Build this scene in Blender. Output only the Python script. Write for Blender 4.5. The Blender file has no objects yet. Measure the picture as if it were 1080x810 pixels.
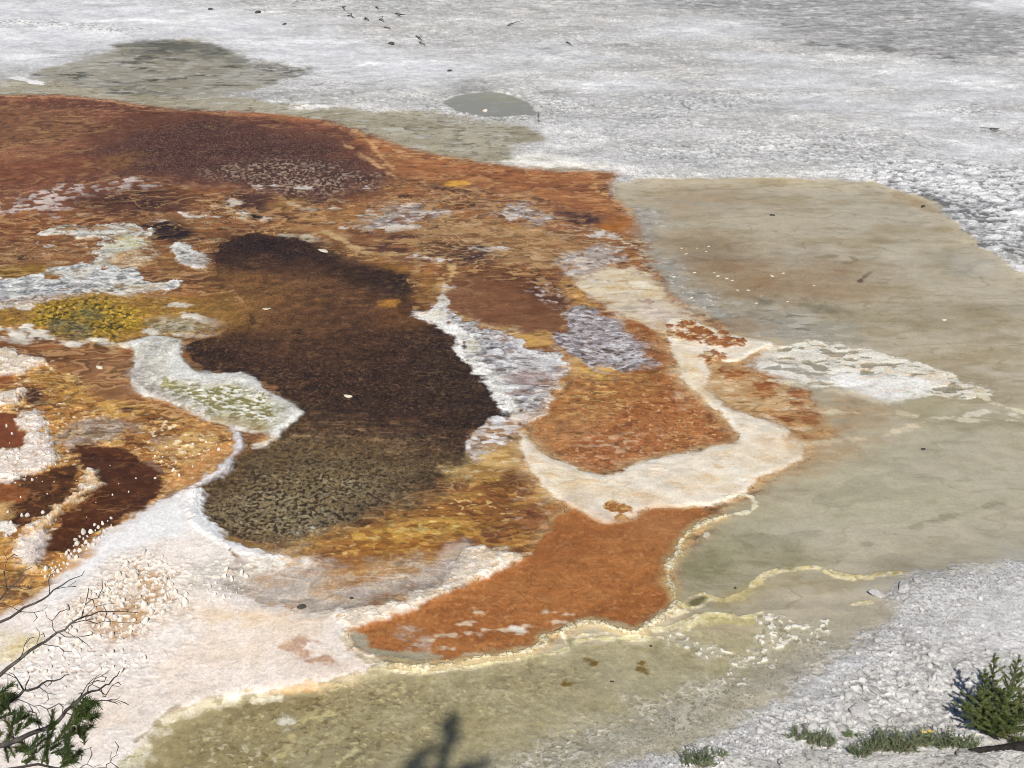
import bpy, bmesh, math, random
import numpy as np
from mathutils import Vector, Matrix

random.seed(7)
RNG = np.random.default_rng(11)
F32 = np.float32
scene = bpy.context.scene
COL = scene.collection

# ------------------------------------------------------------------ camera frame (photo measured as 1080 x 810)
CAM_H = 6.0
PITCH = math.radians(27.0)          # looking down from the boardwalk
FPX = 1500.0
CP, SP = math.cos(PITCH), math.sin(PITCH)
STEP = 0.65                          # terrain tessellation near the view, in photo pixels

def ground(u, v, z=0.0):
    """survey point (u, v) of the photo -> place on the level plane z"""
    a = (np.asarray(u, float) - 540.0) / FPX
    b = (405.0 - np.asarray(v, float)) / FPX
    dy = CP + b * SP
    dz = -SP + b * CP
    t = (z - CAM_H) / dz
    return a * t, dy * t

# ------------------------------------------------------------------ noise
def _hash(ix, iy, seed):
    h = (ix.astype(np.int64) * 374761393 + iy.astype(np.int64) * 668265263 + seed * 974634777) & 0xFFFFFFFF
    h = ((h ^ (h >> 13)) * 1274126177) & 0xFFFFFFFF
    h = (h ^ (h >> 16)) & 0xFFFFFFFF
    h = (h * 2246822519) & 0xFFFFFFFF
    return ((h ^ (h >> 15)) & 0xFFFFFF).astype(F32) / F32(0xFFFFFF)

_PT = np.random.default_rng(5).random((4, 512, 512)).astype(F32)
_PT2 = (np.cos(_PT[0] * 2 * np.pi).astype(F32), np.sin(_PT[0] * 2 * np.pi).astype(F32))

def perlin(x, y, seed=0):
    x = x + F32(seed * 37.31); y = y + F32(seed * 17.77)
    fx = np.floor(x); fy = np.floor(y)
    ix = fx.astype(np.int32); iy = fy.astype(np.int32)
    dx = (x - fx).astype(F32); dy = (y - fy).astype(F32)
    wx = dx * dx * dx * (dx * (dx * 6 - 15) + 10); wy = dy * dy * dy * (dy * (dy * 6 - 15) + 10)
    gx, gy = _PT2
    def g(ox, oy):
        a = (ix + ox + 131 * seed) & 511; b = (iy + oy + 57 * seed) & 511
        return gx[a, b] * (dx - ox) + gy[a, b] * (dy - oy)
    n0 = g(0, 0); n1 = g(1, 0); n0 = n0 + wx * (n1 - n0)
    n2 = g(0, 1); n3 = g(1, 1); n2 = n2 + wx * (n3 - n2)
    return (n0 + wy * (n2 - n0)) * F32(1.5)

def fbm(x, y, scale, octv=4, seed=0, ax=1.0):
    x = x / F32(scale * ax); y = y / F32(scale)
    s = np.zeros_like(x); a = F32(1.0); tot = 0.0
    for k in range(octv):
        s += a * perlin(x, y, seed + 3 * k); tot += a
        x = x * F32(2.03); y = y * F32(2.03); a *= F32(0.55)
    return s / F32(tot) * F32(1.35)

def worley(x, y, scale, seed=0, ax=1.0, jit=0.9):
    x = x / F32(scale * ax); y = y / F32(scale)
    ix = np.floor(x).astype(np.int32); iy = np.floor(y).astype(np.int32)
    f1 = np.full(x.shape, 9, F32); f2 = f1.copy(); cid = np.zeros_like(f1)
    for ox in (-1, 0, 1):
        for oy in (-1, 0, 1):
            a = (ix + ox + 91 * seed) & 511; b = (iy + oy + 23 * seed) & 511
            px = ix + ox + F32(0.5) + (_PT[1][a, b] - F32(0.5)) * F32(jit)
            py = iy + oy + F32(0.5) + (_PT[2][a, b] - F32(0.5)) * F32(jit)
            d = np.sqrt((px - x) ** 2 + (py - y) ** 2)
            near = d < f1
            f2 = np.where(near, f1, np.minimum(f2, d))
            cid = np.where(near, _PT[3][a, b], cid)
            f1 = np.where(near, d, f1)
    return f1, f2, cid

def sstep(a, b, x):
    t = np.clip((x - a) / (b - a + 1e-9), 0, 1)
    return (t * t * (3 - 2 * t)).astype(F32)

AMPK = 1.25
KEXP = 1.10                        # how much brighter sunlit ground shows than its own colour
def C(r, g, b):
    """colour as seen in full sun (sRGB) -> the surface's own colour"""
    o = []
    g += .19 * max(0, r - g); b += .07 * max(0, r - b)
    for c in (r, g, b):
        c = c / 255.0
        l = c / 12.92 if c <= 0.04045 else ((c + 0.055) / 1.055) ** 2.4
        o.append(min(l / KEXP, 0.86))
    return np.array(o, F32)

# ------------------------------------------------------------------ terrain lattice
u_d = np.arange(-110, 1190 + 1e-6, STEP)
v_d = np.arange(-40, 850 + 1e-6, STEP)
u_l = np.concatenate([[-9000, -5000, -3000, -2000, -1300, -950, -780, -700], np.arange(-660, -112, 4.0), u_d,
                      np.arange(1193, 1560, 4.0), [1600, 1700, 2000, 2400, 3100, 4100, 6100, 10000]])
v_l = np.concatenate([[-354, -345, -330, -305, -280, -250, -220, -190, -160, -135, -115, -98, -84, -72, -62, -54, -47], v_d,
                      [856, 866, 882, 905, 940, 990, 1060, 1160, 1300, 1500, 1800, 2300, 3000]])
NU, NV = len(u_l), len(v_l)
UU, VV = np.meshgrid(u_l, v_l)
GX, GY = ground(UU, VV)
X = GX.astype(F32).ravel(); Y = GY.astype(F32).ravel()
NVERT = X.size
ci = np.unique(np.concatenate([np.arange(0, NU, 4), [NU - 1]])); cj = np.unique(np.concatenate([np.arange(0, NV, 4), [NV - 1]]))
CX, CY = GX[np.ix_(cj, ci)].astype(F32), GY[np.ix_(cj, ci)].astype(F32)

def chaikin(p, n=2, closed=True):
    p = np.asarray(p, float)
    for _ in range(n):
        q = np.roll(p, -1, 0) if closed else p[1:]
        b = p if closed else p[:-1]
        o = np.empty((2 * len(b), 2)); o[0::2] = .75 * b + .25 * q; o[1::2] = .25 * b + .75 * q
        if not closed: o = np.vstack([p[:1], o, p[-1:]])
        p = o
    return p

def sdf(pts, closed=True, margin=1.2):
    """signed distance (metres) to a traced outline; only near it"""
    px, py = ground(*np.asarray(pts, float).T)
    P = np.stack([px, py], 1).astype(F32)
    lo = P.min(0) - margin; hi = P.max(0) + margin
    sub = (CX > lo[0]) & (CX < hi[0]) & (CY > lo[1]) & (CY < hi[1])
    jj = np.where(sub.any(1))[0]; ii = np.where(sub.any(0))[0]
    if not len(jj): return None
    j0, j1, i0, i1 = max(jj[0] - 1, 0), min(jj[-1] + 2, len(cj)), max(ii[0] - 1, 0), min(ii[-1] + 2, len(ci))
    x = CX[j0:j1, i0:i1].ravel(); y = CY[j0:j1, i0:i1].ravel()
    best = np.full(x.shape, 1e9, F32); ins = np.zeros(x.shape, bool)
    n = len(P)
    for k in range(n if closed else n - 1):
        a = P[k]; b = P[(k + 1) % n]
        ex, ey = b - a
        wx = x - a[0]; wy = y - a[1]
        L = ex * ex + ey * ey + F32(1e-12)
        t = np.clip((wx * ex + wy * ey) / L, 0, 1)
        best = np.minimum(best, (wx - ex * t) ** 2 + (wy - ey * t) ** 2)
        if closed:
            c = ((a[1] > y) != (b[1] > y)) & (x < (b[0] - a[0]) * (y - a[1]) / ((b[1] - a[1]) + F32(1e-12)) + a[0])
            ins ^= c
    d = np.sqrt(best); d = np.where(ins, -d, d).reshape(j1 - j0, i1 - i0)
    # bilinear back to the full lattice
    fj = np.arange(cj[j0], cj[j1 - 1] + 1); fi = np.arange(ci[i0], ci[i1 - 1] + 1)
    tj = np.interp(fj, cj[j0:j1], np.arange(j1 - j0)); ti = np.interp(fi, ci[i0:i1], np.arange(i1 - i0))
    a = np.minimum(tj.astype(int), j1 - j0 - 2); b = np.minimum(ti.astype(int), i1 - i0 - 2)
    wj = (tj - a).astype(F32)[:, None]; wi = (ti - b).astype(F32)[None]
    D = (d[np.ix_(a, b)] * (1 - wj) + d[np.ix_(a + 1, b)] * wj) * (1 - wi) + (d[np.ix_(a, b + 1)] * (1 - wj) + d[np.ix_(a + 1, b + 1)] * wj) * wi
    idx = (fj[:, None] * NU + fi[None]).ravel()
    return idx, D.ravel().astype(F32)

# surface channels
ALB = np.zeros((NVERT, 3), F32); HM = np.zeros(NVERT, F32); HD = np.zeros(NVERT, F32)
WET = np.zeros(NVERT, F32); MIC = np.ones(NVERT, F32)
SPK = np.zeros((NVERT, 4), F32)
REG = np.zeros(NVERT, np.int16)
REGS = ['ground']

def texture(x, y, base, mods, hm):
    c = np.broadcast_to(np.asarray(base, F32), (x.size, 3)).copy()
    h = np.zeros(x.size, F32)
    for m in mods or ():
        k, sc, lo, hi, col = m[:5]
        st = m[5] if len(m) > 5 else 1.0
        ax = m[6] if len(m) > 6 else 1.0
        hh = m[7] if len(m) > 7 else 0.0
        sd = int((sc * 1000 * 7 + abs(lo) * 100 + ax * 13) % 97) + 1
        if k == 'f':
            md, hw = (lo + hi) / 2 - .02, (hi - lo) * .30
            t = sstep(md - hw, md + hw, fbm(x, y, sc, 5, sd, ax))
        elif k == 'w':                                    # wormy, labyrinth-like cover
            ax = ax * .6
            wx = x + F32(.3 * sc) * perlin(x / F32(sc * .9), y / F32(sc * .9), sd + 4)
            n = perlin(wx / F32(sc * ax), y / F32(sc), sd) + F32(.45) * perlin(wx / F32(sc * .5 * ax), y / F32(sc * .5), sd + 8) + F32(.35) * perlin(wx / F32(sc * 4), y / F32(sc * 4), sd + 12)
            t = sstep(lo, hi, n)
        elif k == 'r':                                    # veins: thin wandering lines
            t = sstep(hi, lo, np.abs(fbm(x, y, sc, 3, sd, ax)))
        elif k == 'c':                                    # cell walls
            wx = x + 0.35 * sc * perlin(x / F32(sc * 1.3), y / F32(sc * 1.3), sd)
            wy = y + 0.35 * sc * perlin(x / F32(sc * 1.3), y / F32(sc * 1.3), sd + 9)
            f1, f2, _ = worley(wx, wy, sc, sd, ax)
            t = sstep(hi, lo, f2 - f1)
        elif k == 'd':                                    # scattered grains; lo = radius, hi = share of cells filled
            wx = x + F32(.28 * sc) * perlin(x / F32(sc * .45), y / F32(sc * .45), sd + 2)
            wy = y + F32(.28 * sc) * perlin(x / F32(sc * .45), y / F32(sc * .45), sd + 7)
            f1, f2, cid = worley(wx, wy, sc, sd, ax)
            r = lo * (0.5 + cid / max(hi, 1e-3) * 0.6)
            t = sstep(r * 1.15, r * 0.75, f1) * (cid < hi)
        t = t * F32(st)
        if col is not None:
            c += (col - c) * t[:, None]
        if hh: h += t * F32(hh)
    return c, h

def L(pts, base, mods=None, soft=.02, amp=.05, ns=.3, op=1.0, wet=None, mic=None, spk=None, reg=None, lev=None,
      lsoft=.15, line=None, grow=0.0, bump=0.0, smooth=2, brk=None, ax=1.0, edge=None, halo=None):
    """paint one traced patch of mineral or mat into the terrain's channels"""
    global REG
    far = 480 if max(p[0] for p in pts) > 200 else 50
    pts = [(p[0] - far - 40 * math.sin(p[1] * .11) if p[0] <= -55 else p[0] + 260 + 40 * math.sin(p[1] * .07) if p[0] >= 1199 else p[0], p[1]) for p in pts]   # patches run on past the frame
    P = chaikin(pts, smooth, line is None)
    r = sdf(P, line is None, margin=max(.5, amp * 4 + soft * 2, halo[1] * 1.5 + amp * 3 if halo else 0, lsoft * 2.5 if lev is not None else 0))
    if r is None: return
    idx, d = r
    if line is not None: d = d - line * (F32(1) + F32(.7) * fbm(X[idx], Y[idx], .35, 2, 77))
    d = d - grow
    keep = d < max(amp * 2.8 + soft + .05, halo[1] + amp * 2 if halo else 0, lsoft * 2 if lev is not None else 0) + .02
    idx = idx[keep]; d = d[keep]
    x = X[idx]; y = Y[idx]
    sd = int(abs(pts[0][0] * 3 + pts[0][1] * 7)) % 89 + 1
    dn = d + F32(amp * AMPK) * fbm(x, y, ns, 6, sd, ax) if amp else d
    if amp: dn = dn + F32(min(.045, amp * .6)) * fbm(x, y, .075, 3, sd + 31, 1.5)
    sf = soft * (1.6 if line is None and (reg is not None and ('mat_ground' in reg or 'algae' in reg) or reg is None and soft > .14) else .6 if soft < .08 else 1.0)
    if halo:                                              # stained ground fading away from the shore: (colour, reach, strength)
        t = sstep(halo[1], 0, dn) * F32(halo[2]) * sstep(-.5, .2, fbm(x, y, .5, 4, sd + 50))
        ALB[idx] += (np.asarray(halo[0], F32) - ALB[idx]) * t[:, None]
    m = sstep(sf, -sf, dn) * F32(op)
    if reg:
        ridx = idx; rd = d + F32(amp * .6) * fbm(x, y, max(ns, .2), 2, sd, ax)
    if brk:                                               # patchy cover: (scale, lo, hi[, stretch])
        m = m * sstep(brk[1], brk[2], fbm(x, y, brk[0], 4, sd + 5, brk[3] if len(brk) > 3 else 1.0) - np.clip(dn, -.3, 0) * F32(0.8))
    if lev is not None:
        ml = sstep(lsoft, -lsoft, d)
        HM[idx] += (F32(lev) - HM[idx]) * ml
    s = m > 0.004
    idx = idx[s]; m = m[s]; x = x[s]; y = y[s]; dn = dn[s]
    if base is not None:
        c, h = texture(x, y, base, mods, None)
        ALB[idx] += (c - ALB[idx]) * m[:, None]
        HD[idx] += (h + F32(bump) - HD[idx]) * m
    if edge:                                              # thin crusted margin: (colour, offset inward, half width, strength)
        t = sstep(edge[2], edge[2] * .3, np.abs(dn + F32(edge[1]))) * F32(edge[3]) * sstep(-.35, .15, fbm(x, y, .35, 3, sd + 40))
        ALB[idx] += (np.asarray(edge[0], F32) - ALB[idx]) * t[:, None]
    if wet is not None: WET[idx] += (F32(wet) - WET[idx]) * m
    if mic is not None: MIC[idx] += (F32(mic) - MIC[idx]) * m
    sp = np.array([*(spk[0] if spk else (0, 0, 0)), spk[1] if spk else 0], F32)
    if spk or base is not None and op > .8:
        SPK[idx] += (sp - SPK[idx]) * m[:, None]
    if reg:
        if reg not in REGS: REGS.append(reg)
        REG[ridx[rd < 0]] = REGS.index(reg)

# ------------------------------------------------------------------ base: pale sinter crust
x, y = X, Y
near = (np.abs(X) < 60) & (Y < 90) & (Y > 0)
c, h = texture(X[near], Y[near], C(200, 198, 195), [
    ('f', 2.4, -.2, .35, C(221, 221, 221), .8, 3.2),
    ('f', 1.0, -.05, .45, C(182, 181, 179), .7, 3.0, -.01),
    ('f', .22, .05, .5, C(228, 228, 227), .5, 1.5, .008),
    ('w', .085, .2, .6, C(238, 238, 238), .6, 1.6, .010),
    ('w', .065, .25, .65, C(166, 164, 160), .55, 1.4, -.010),
    ('r', 1.1, .004, .02, C(140, 138, 134), .6, 2.4, -.01),
], None)
ALB[:] = C(206, 206, 207); ALB[near] = c; HD[near] = h
MIC[:] = .7
SPK[:] = [*C(140, 140, 139), .14]
HM[:] = .06
HM[near] += .10 * fbm(X[near], Y[near], 3.2, 3, 3) + .035 * fbm(X[near], Y[near], .8, 3, 4)

GREY = C(178, 179, 180); PALE = C(228, 230, 233); WHITE = C(242, 241, 239)
ROUGH = [('w', .09, 0, .35, C(233, 233, 233), .85, 1.6, .018), ('w', .07, .15, .5, C(126, 125, 124), .8, 1.7, -.018)]
# smoother pale sheet upper left
L([(-120, 2), (120, -4), (200, 6), (290, 22), (390, 45), (470, 62), (500, 78), (440, 88), (380, 80), (330, 70), (262, 62), (240, 50), (190, 38), (120, 46), (85, 60), (40, 72), (-120, 80)],
  C(229, 230, 234), [('f', .9, -.2, .4, C(216, 218, 222), .7, 2.5), ('f', .2, .1, .6, C(238, 239, 242), .6, 3)], soft=.5, amp=.5, ns=1.2, mic=.5, op=.85)
L([(0, 18), (30, 20), (70, 26), (100, 24), (150, 30), (165, 34), (100, 33), (40, 27), (0, 26)], C(235, 235, 235), ROUGH, soft=.15, amp=.3, ns=.3)
L([(185, 22), (215, 18), (205, 25), (180, 26)], WHITE, soft=.2, amp=.15)
L([(300, -20), (700, -25), (1080, -25), (1080, 8), (700, 14), (520, 4), (440, 14), (380, 20), (300, 10), (240, 0)], C(205, 205, 204), [('f', .3, -.2, .4, C(180, 179, 176), .8, 2.2), ('f', .12, 0, .5, C(238, 238, 237), .8, 1.6, .02), ('f', .1, .1, .5, C(120, 118, 114), .7, 1.6, -.02)], soft=.5, amp=.6, ns=1.2, op=.8)
# darker upper right
L([(660, -30), (1200, -40), (1200, 52), (1080, 66), (1020, 68), (960, 52), (900, 48), (830, 38), (760, 22), (690, 12)], C(170, 170, 170),
  [('f', .7, -.2, .4, C(152, 152, 152), .8, 2.5), ('f', .16, -.05, .45, C(206, 206, 206), .8, 2, .015), ('f', .11, .1, .5, C(126, 126, 127), .8, 2, -.015)], soft=.5, amp=.6, ns=1.3, op=.9)
L([(840, 46), (880, 42), (940, 48), (990, 56), (1030, 66), (1020, 68), (960, 58), (900, 52)], C(105, 104, 103), soft=.15, amp=.35, ns=.3, op=.75, brk=(.25, -.1, .3, 2))
L([(1010, 0), (1060, -8), (1150, -8), (1150, 12), (1070, 14), (1030, 8)], C(228, 229, 231), soft=.5, amp=.5, ns=.8)
for (px, py, w_, h_) in [(730, 30, 90, 10), (800, 62, 60, 8), (840, 85, 80, 12), (985, 84, 110, 14), (900, 112, 120, 10), (1010, 125, 80, 12), (1040, 160, 60, 14), (660, 90, 60, 10), (560, 60, 110, 10), (450, 72, 70, 8), (1040, 100, 60, 8)]:
    L([(px - w_, py), (px - w_ * .4, py - h_), (px + w_ * .5, py - h_ * .7), (px + w_, py + 2), (px + w_ * .4, py + h_), (px - w_ * .5, py + h_ * .8)], C(226, 228, 231), [('f', .25, 0, .5, C(212, 213, 216), .7, 3)], soft=.35, amp=.5, ns=.8, mic=.6, op=.8, ax=2)
for (px, py, w_, h_) in [(760, 105, 60, 12), (700, 120, 60, 20), (860, 150, 130, 14), (820, 165, 110, 9), (600, 115, 50, 14), (700, 160, 60, 14), (940, 170, 80, 16), (520, 110, 80, 22), (1020, 115, 40, 8)]:
    L([(px - w_, py), (px - w_ * .4, py - h_), (px + w_ * .5, py - h_ * .7), (px + w_, py + 2), (px + w_ * .4, py + h_), (px - w_ * .5, py + h_ * .8)], C(196, 197, 198), ROUGH, soft=.3, amp=.5, ns=.6, op=.8, ax=1.6)
# broken crust on the far right shore, shade in its sides and crevices painted dark
L([(880, 172), (960, 165), (1060, 172), (1200, 190), (1200, 320), (1090, 300), (1060, 276), (1020, 250), (1000, 228), (960, 208), (915, 196)], C(214, 215, 217),
  [('f', .13, -.1, .3, C(236, 237, 239), .9, 2.2, .025), ('w', .10, .20, .5, C(118, 118, 119), .85, 3.0, -.025), ('w', .06, .35, .6, C(84, 84, 86), .75, 2.6, -.015)], soft=.3, amp=.3, op=.95)
L([(930, 196), (970, 200), (1010, 208), (1060, 214), (1110, 236), (1100, 262), (1110, 296), (1084, 300), (1050, 276), (1022, 252), (1000, 228), (965, 210)], C(96, 96, 98), [('w', .08, .0, .3, C(206, 207, 209), .85, 2.2, .02)], soft=.25, amp=.4, ns=.4, op=.9, brk=(.35, -.12, .22, 1.6))

# ------------------------------------------------------------------ khaki seep strip between crust and the red mat
L([(-60, 84), (20, 85), (60, 82), (100, 90), (150, 98), (230, 101), (275, 106), (300, 110), (340, 114), (400, 117), (455, 116), (490, 124), (530, 128), (560, 134), (590, 148), (545, 152), (540, 168), (640, 176), (640, 190), (520, 190), (300, 140), (100, 112), (-60, 112)],
  C(174, 165, 144), [('f', .5, -.2, .4, C(158, 148, 124), .8, 3), ('f', .15, .1, .5, C(196, 194, 184), .7, 3), ('f', .1, .2, .5, C(110, 105, 88), .6, 2)], soft=.12, amp=.18, ns=.5, wet=.3, mic=.5, reg='khaki_seep_ground', lev=.03, lsoft=.5)
L([(528, 172), (545, 165), (560, 158), (620, 170), (650, 178), (600, 178), (555, 177)], C(236, 233, 226), [('f', .2, .1, .5, C(205, 200, 186), .8, 2)], soft=.1, amp=.2)
L([(300, 113), (318, 108), (350, 112), (340, 117)], C(238, 236, 230), soft=.08, amp=.15, brk=(.2, -.2, .1))
# ------------------------------------------------------------------ grey pool, upper left
L([(28, 78), (50, 72), (80, 68), (90, 60), (108, 57), (122, 53), (114, 48), (140, 46), (165, 45), (188, 41), (206, 42), (226, 48), (246, 57), (264, 66), (300, 69), (322, 73), (318, 79), (290, 88), (283, 93), (262, 98), (235, 101), (200, 103), (160, 101), (120, 97), (85, 92), (58, 85)],
  C(164, 157, 142), [('f', .8, -.1, .4, C(146, 139, 120), .8, 2.5), ('f', .35, .05, .5, C(178, 175, 166), .7, 3.2), ('f', .28, .2, .5, C(88, 83, 70), .85, 3.2), ('w', .14, .3, .6, C(202, 199, 190), .5, 3)], soft=.12, amp=.22, ns=.5, wet=.45, mic=.4, reg='grey_pool_water', lev=.02, lsoft=.6)
L([(112, 48), (140, 46), (190, 41), (226, 47), (250, 58), (272, 68), (250, 68), (226, 60), (190, 55), (160, 60), (140, 54)], C(96, 95, 84), [('f', .3, 0, .4, C(138, 136, 122), .8, 3)], soft=.15, amp=.35, ns=.5, op=.85, wet=.6)
L([(262, 68), (300, 69), (322, 73), (318, 79), (300, 82), (278, 76)], C(140, 138, 132), [('f', .12, -.1, .3, C(92, 90, 86), .9, 2), ('f', .1, .1, .4, C(214, 213, 210), .8, 2)], soft=.15, amp=.3, wet=.3)
L([(100, 92), (120, 90), (165, 96), (160, 99), (118, 96)], C(84, 80, 70), soft=.1, amp=.25, op=.8, brk=(.3, -.2, .2, 3))
L([(158, 61), (190, 63), (230, 64), (225, 67), (185, 66)], C(88, 86, 76), soft=.1, amp=.2, op=.7, brk=(.3, -.2, .2, 3))
L([(28, 78), (20, 84), (-30, 84), (-30, 78), (0, 75), (18, 80)], C(186, 186, 184), soft=.1, amp=.1)
L([(14, 80), (30, 82), (50, 88), (45, 91), (30, 86), (12, 83)], C(240, 240, 238), soft=.05, amp=.1)
# ------------------------------------------------------------------ small round pond
L([(455, 110), (478, 98), (510, 92), (545, 97), (572, 108), (580, 118), (560, 128), (520, 130), (478, 124)], C(184, 182, 174), ROUGH[:2], soft=.25, amp=.2, op=.8)
L([(468, 94), (480, 86), (505, 84), (516, 90), (505, 97), (480, 101)], C(150, 150, 148), [('f', .1, 0, .4, C(110, 110, 108), .7)], soft=.3, amp=.2, op=.8)
L([(462, 108), (478, 101), (500, 97), (520, 95.5), (545, 101), (562, 110), (568, 116), (562, 122), (545, 122.5), (520, 124), (500, 122), (480, 115)],
  C(150, 150, 141), [('f', .6, -.2, .4, C(156, 153, 134), .8, 2), ('f', .15, .2, .5, C(166, 168, 164), .5, 2)], soft=.04, amp=.06, ns=.3, wet=.7, mic=.05, reg='round_pond_water', lev=.02, lsoft=.6)
L([(462, 108), (478, 101), (500, 97), (520, 95.5), (545, 101), (562, 110), (568, 117)], C(206, 205, 200), line=.035, soft=.04, amp=.03)
L([(567, 118), (568, 124), (569, 129)], C(50, 46, 40), line=.02, soft=.03, amp=.02)

# ------------------------------------------------------------------ tan pool, right side and lower right
L([(640, 196), (660, 188), (700, 187), (780, 187), (850, 189), (920, 192), (945, 200), (970, 208), (1000, 226), (1022, 250), (1050, 272), (1085, 292), (1200, 330), (1200, 560), (1085, 590), (1040, 601), (1000, 603), (960, 609), (932, 616), (945, 640), (938, 662), (905, 686), (880, 700), (850, 722), (800, 748), (760, 768), (720, 785), (660, 800), (600, 806), (520, 830), (300, 860), (100, 860), (140, 780), (240, 700), (400, 690), (640, 500), (700, 300), (650, 220)],
  C(190, 176, 151), [('f', 1.4, -.3, .5, C(193, 181, 160), .7, 1.8), ('f', .7, -.1, .6, C(168, 148, 114), .65, 2.2), ('f', .35, .1, .6, C(156, 136, 102), .5, 2.4), ('r', .5, .01, .04, C(150, 128, 92), .45, 2.4), ('f', .16, .15, .7, C(192, 183, 163), .4, 1.8)],
  soft=.07, amp=.16, ns=.7, wet=.9, mic=.2, edge=(C(206, 194, 168), .05, .06, .4), reg='tan_pool_water', lev=-.02, lsoft=.6, spk=(C(140, 126, 98), .06))
L([(700, 480), (800, 470), (900, 450), (1000, 436), (1200, 430), (1200, 580), (1080, 588), (960, 605), (930, 612), (860, 596), (800, 600), (740, 600), (720, 580), (760, 540), (800, 510)],
  C(189, 181, 158), [('f', 1.1, -.3, .5, C(180, 173, 144), .7, 2.0), ('f', .4, .0, .5, C(193, 184, 163), .6, 2.6), ('r', .6, .01, .04, C(158, 146, 112), .4, 2.6), ('f', .16, .25, .7, C(158, 150, 120), .5, 2.2)], soft=.5, amp=.4, ns=.9, op=.85)
L([(730, 545), (790, 545), (830, 560), (870, 590), (820, 600), (790, 620), (745, 625), (715, 620), (715, 590)], C(152, 146, 112), [('f', .25, 0, .5, C(166, 158, 124), .7, 2), ('f', .07, .2, .5, C(120, 110, 80), .5)], soft=.25, amp=.25, op=.85)
# upper part tints
L([(690, 204), (740, 196), (790, 204), (780, 218), (730, 232), (690, 222)], C(176, 148, 116), [('f', .25, 0, .4, C(166, 152, 130), .8, 3)], soft=.3, amp=.3, op=.75)
L([(690, 252), (720, 248), (760, 262), (830, 272), (880, 276), (925, 285), (900, 298), (860, 308), (810, 318), (760, 304), (725, 288)], C(156, 122, 88), [('f', .5, -.1, .5, C(168, 140, 108), .7, 2.4), ('f', .14, .1, .6, C(132, 100, 70), .5, 2.2)], soft=.4, amp=.45, ns=.8, op=.95, spk=(C(120, 92, 64), .12))
L([(715, 262), (760, 262), (800, 275), (780, 278), (730, 272)], C(118, 92, 66), soft=.35, amp=.3, op=.6, brk=(.4, -.3, .3, 2))
L([(790, 316), (840, 314), (885, 326), (890, 332), (840, 325)], C(118, 104, 78), soft=.12, amp=.15, op=.8)
L([(880, 336), (920, 330), (970, 336), (985, 342), (930, 346)], C(148, 130, 92), soft=.2, amp=.2, op=.7)
L([(968, 332), (1030, 322), (1060, 328), (1040, 342), (985, 345)], C(142, 126, 94), soft=.3, amp=.25, op=.6)
L([(985, 268), (1000, 264), (1010, 276), (1000, 286), (988, 280)], C(132, 116, 88), soft=.2, amp=.25, op=.6)
L([(1010, 270), (1050, 272), (1058, 284), (1030, 290), (1010, 284)], C(188, 184, 172), soft=.2, amp=.15, op=.7)
L([(930, 198), (965, 206), (990, 222), (1000, 228), (980, 222), (950, 210)], C(160, 128, 88), soft=.08, amp=.12, op=.6)
L([(865, 272), (895, 268), (905, 276), (880, 278)], C(130, 108, 70), line=.03, soft=.04, amp=.06, op=.6)
L([(905, 298), (912, 292), (922, 284)], C(110, 84, 60), line=.02, soft=.03, amp=.03)
for k in range(26):
    px = RNG.uniform(720, 1075); py = RNG.uniform(215, 620); w_ = RNG.uniform(12, 46)
    if py > 540 and px < 760: continue
    L([(px - w_, py), (px, py - RNG.uniform(1, 5)), (px + w_, py + RNG.uniform(-2, 5)), (px, py + RNG.uniform(2, 5))], C(*[(150, 138, 106), (186, 181, 164), (138, 124, 96)][k % 3]), soft=.22, amp=.22, ns=.3, op=.35, ax=2.2)
# grey lavender flats left side of the tan pool
L([(655, 215), (690, 222), (712, 232), (700, 240), (680, 240), (690, 262), (720, 290), (755, 312), (790, 335), (860, 342), (880, 360), (840, 358), (790, 352), (740, 335), (705, 315), (680, 280), (668, 250)], C(166, 160, 148), [('f', .2, 0, .4, C(186, 180, 170), .8, 2), ('f', .09, .05, .4, C(124, 112, 98), .6, 1.6), ('f', .06, .2, .5, C(224, 216, 204), .7, 1.5)], soft=.15, amp=.2, op=.9)
L([(765, 335), (800, 318), (850, 330), (890, 345), (905, 362), (860, 360), (800, 356)], C(160, 154, 138), [('f', .12, .0, .4, C(190, 184, 168), .8, 3), ('f', .12, .2, .5, C(112, 104, 84), .8, 3)], soft=.2, amp=.25, op=.85)
L([(760, 335), (800, 332), (812, 348), (790, 352), (765, 345)], C(158, 128, 98), soft=.15, amp=.2, op=.8)
# white fan
L([(776, 386), (790, 372), (815, 362), (840, 361), (870, 362), (905, 368), (940, 376), (975, 386), (1008, 396), (1034, 408), (1038, 416), (1018, 420), (990, 419), (962, 420), (942, 425), (926, 418), (892, 411), (850, 407), (820, 402), (792, 397)],
  C(226, 221, 206), [('f', .35, -.1, .3, C(238, 235, 224), .8, 3), ('w', .13, .30, .45, C(160, 153, 138), 1, 3.0, -.012), ('w', .08, .3, .45, C(140, 132, 108), .8, 2.8)], soft=.05, amp=.12, edge=(C(240, 236, 220), .03, .04, .8), ns=.35, wet=.2, mic=.5, reg='white_fan_terrain', lev=-.02)
L([(864, 396), (900, 392), (940, 396), (985, 402), (970, 412), (950, 422), (934, 424), (905, 414), (880, 408)], C(246, 245, 240), [('f', .3, .1, .5, C(232, 230, 222), .7, 2.5)], soft=.08, amp=.1)
L([(795, 376), (830, 384), (862, 392), (868, 402), (840, 404), (800, 394), (780, 384)], C(160, 154, 144), [('w', .14, -.05, .08, C(236, 233, 224), 1, 3.2)], soft=.1, amp=.15, op=.85)
L([(1030, 408), (1040, 420), (1060, 430), (1090, 437)], C(226, 216, 186), line=.035, soft=.03, amp=.05)
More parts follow.
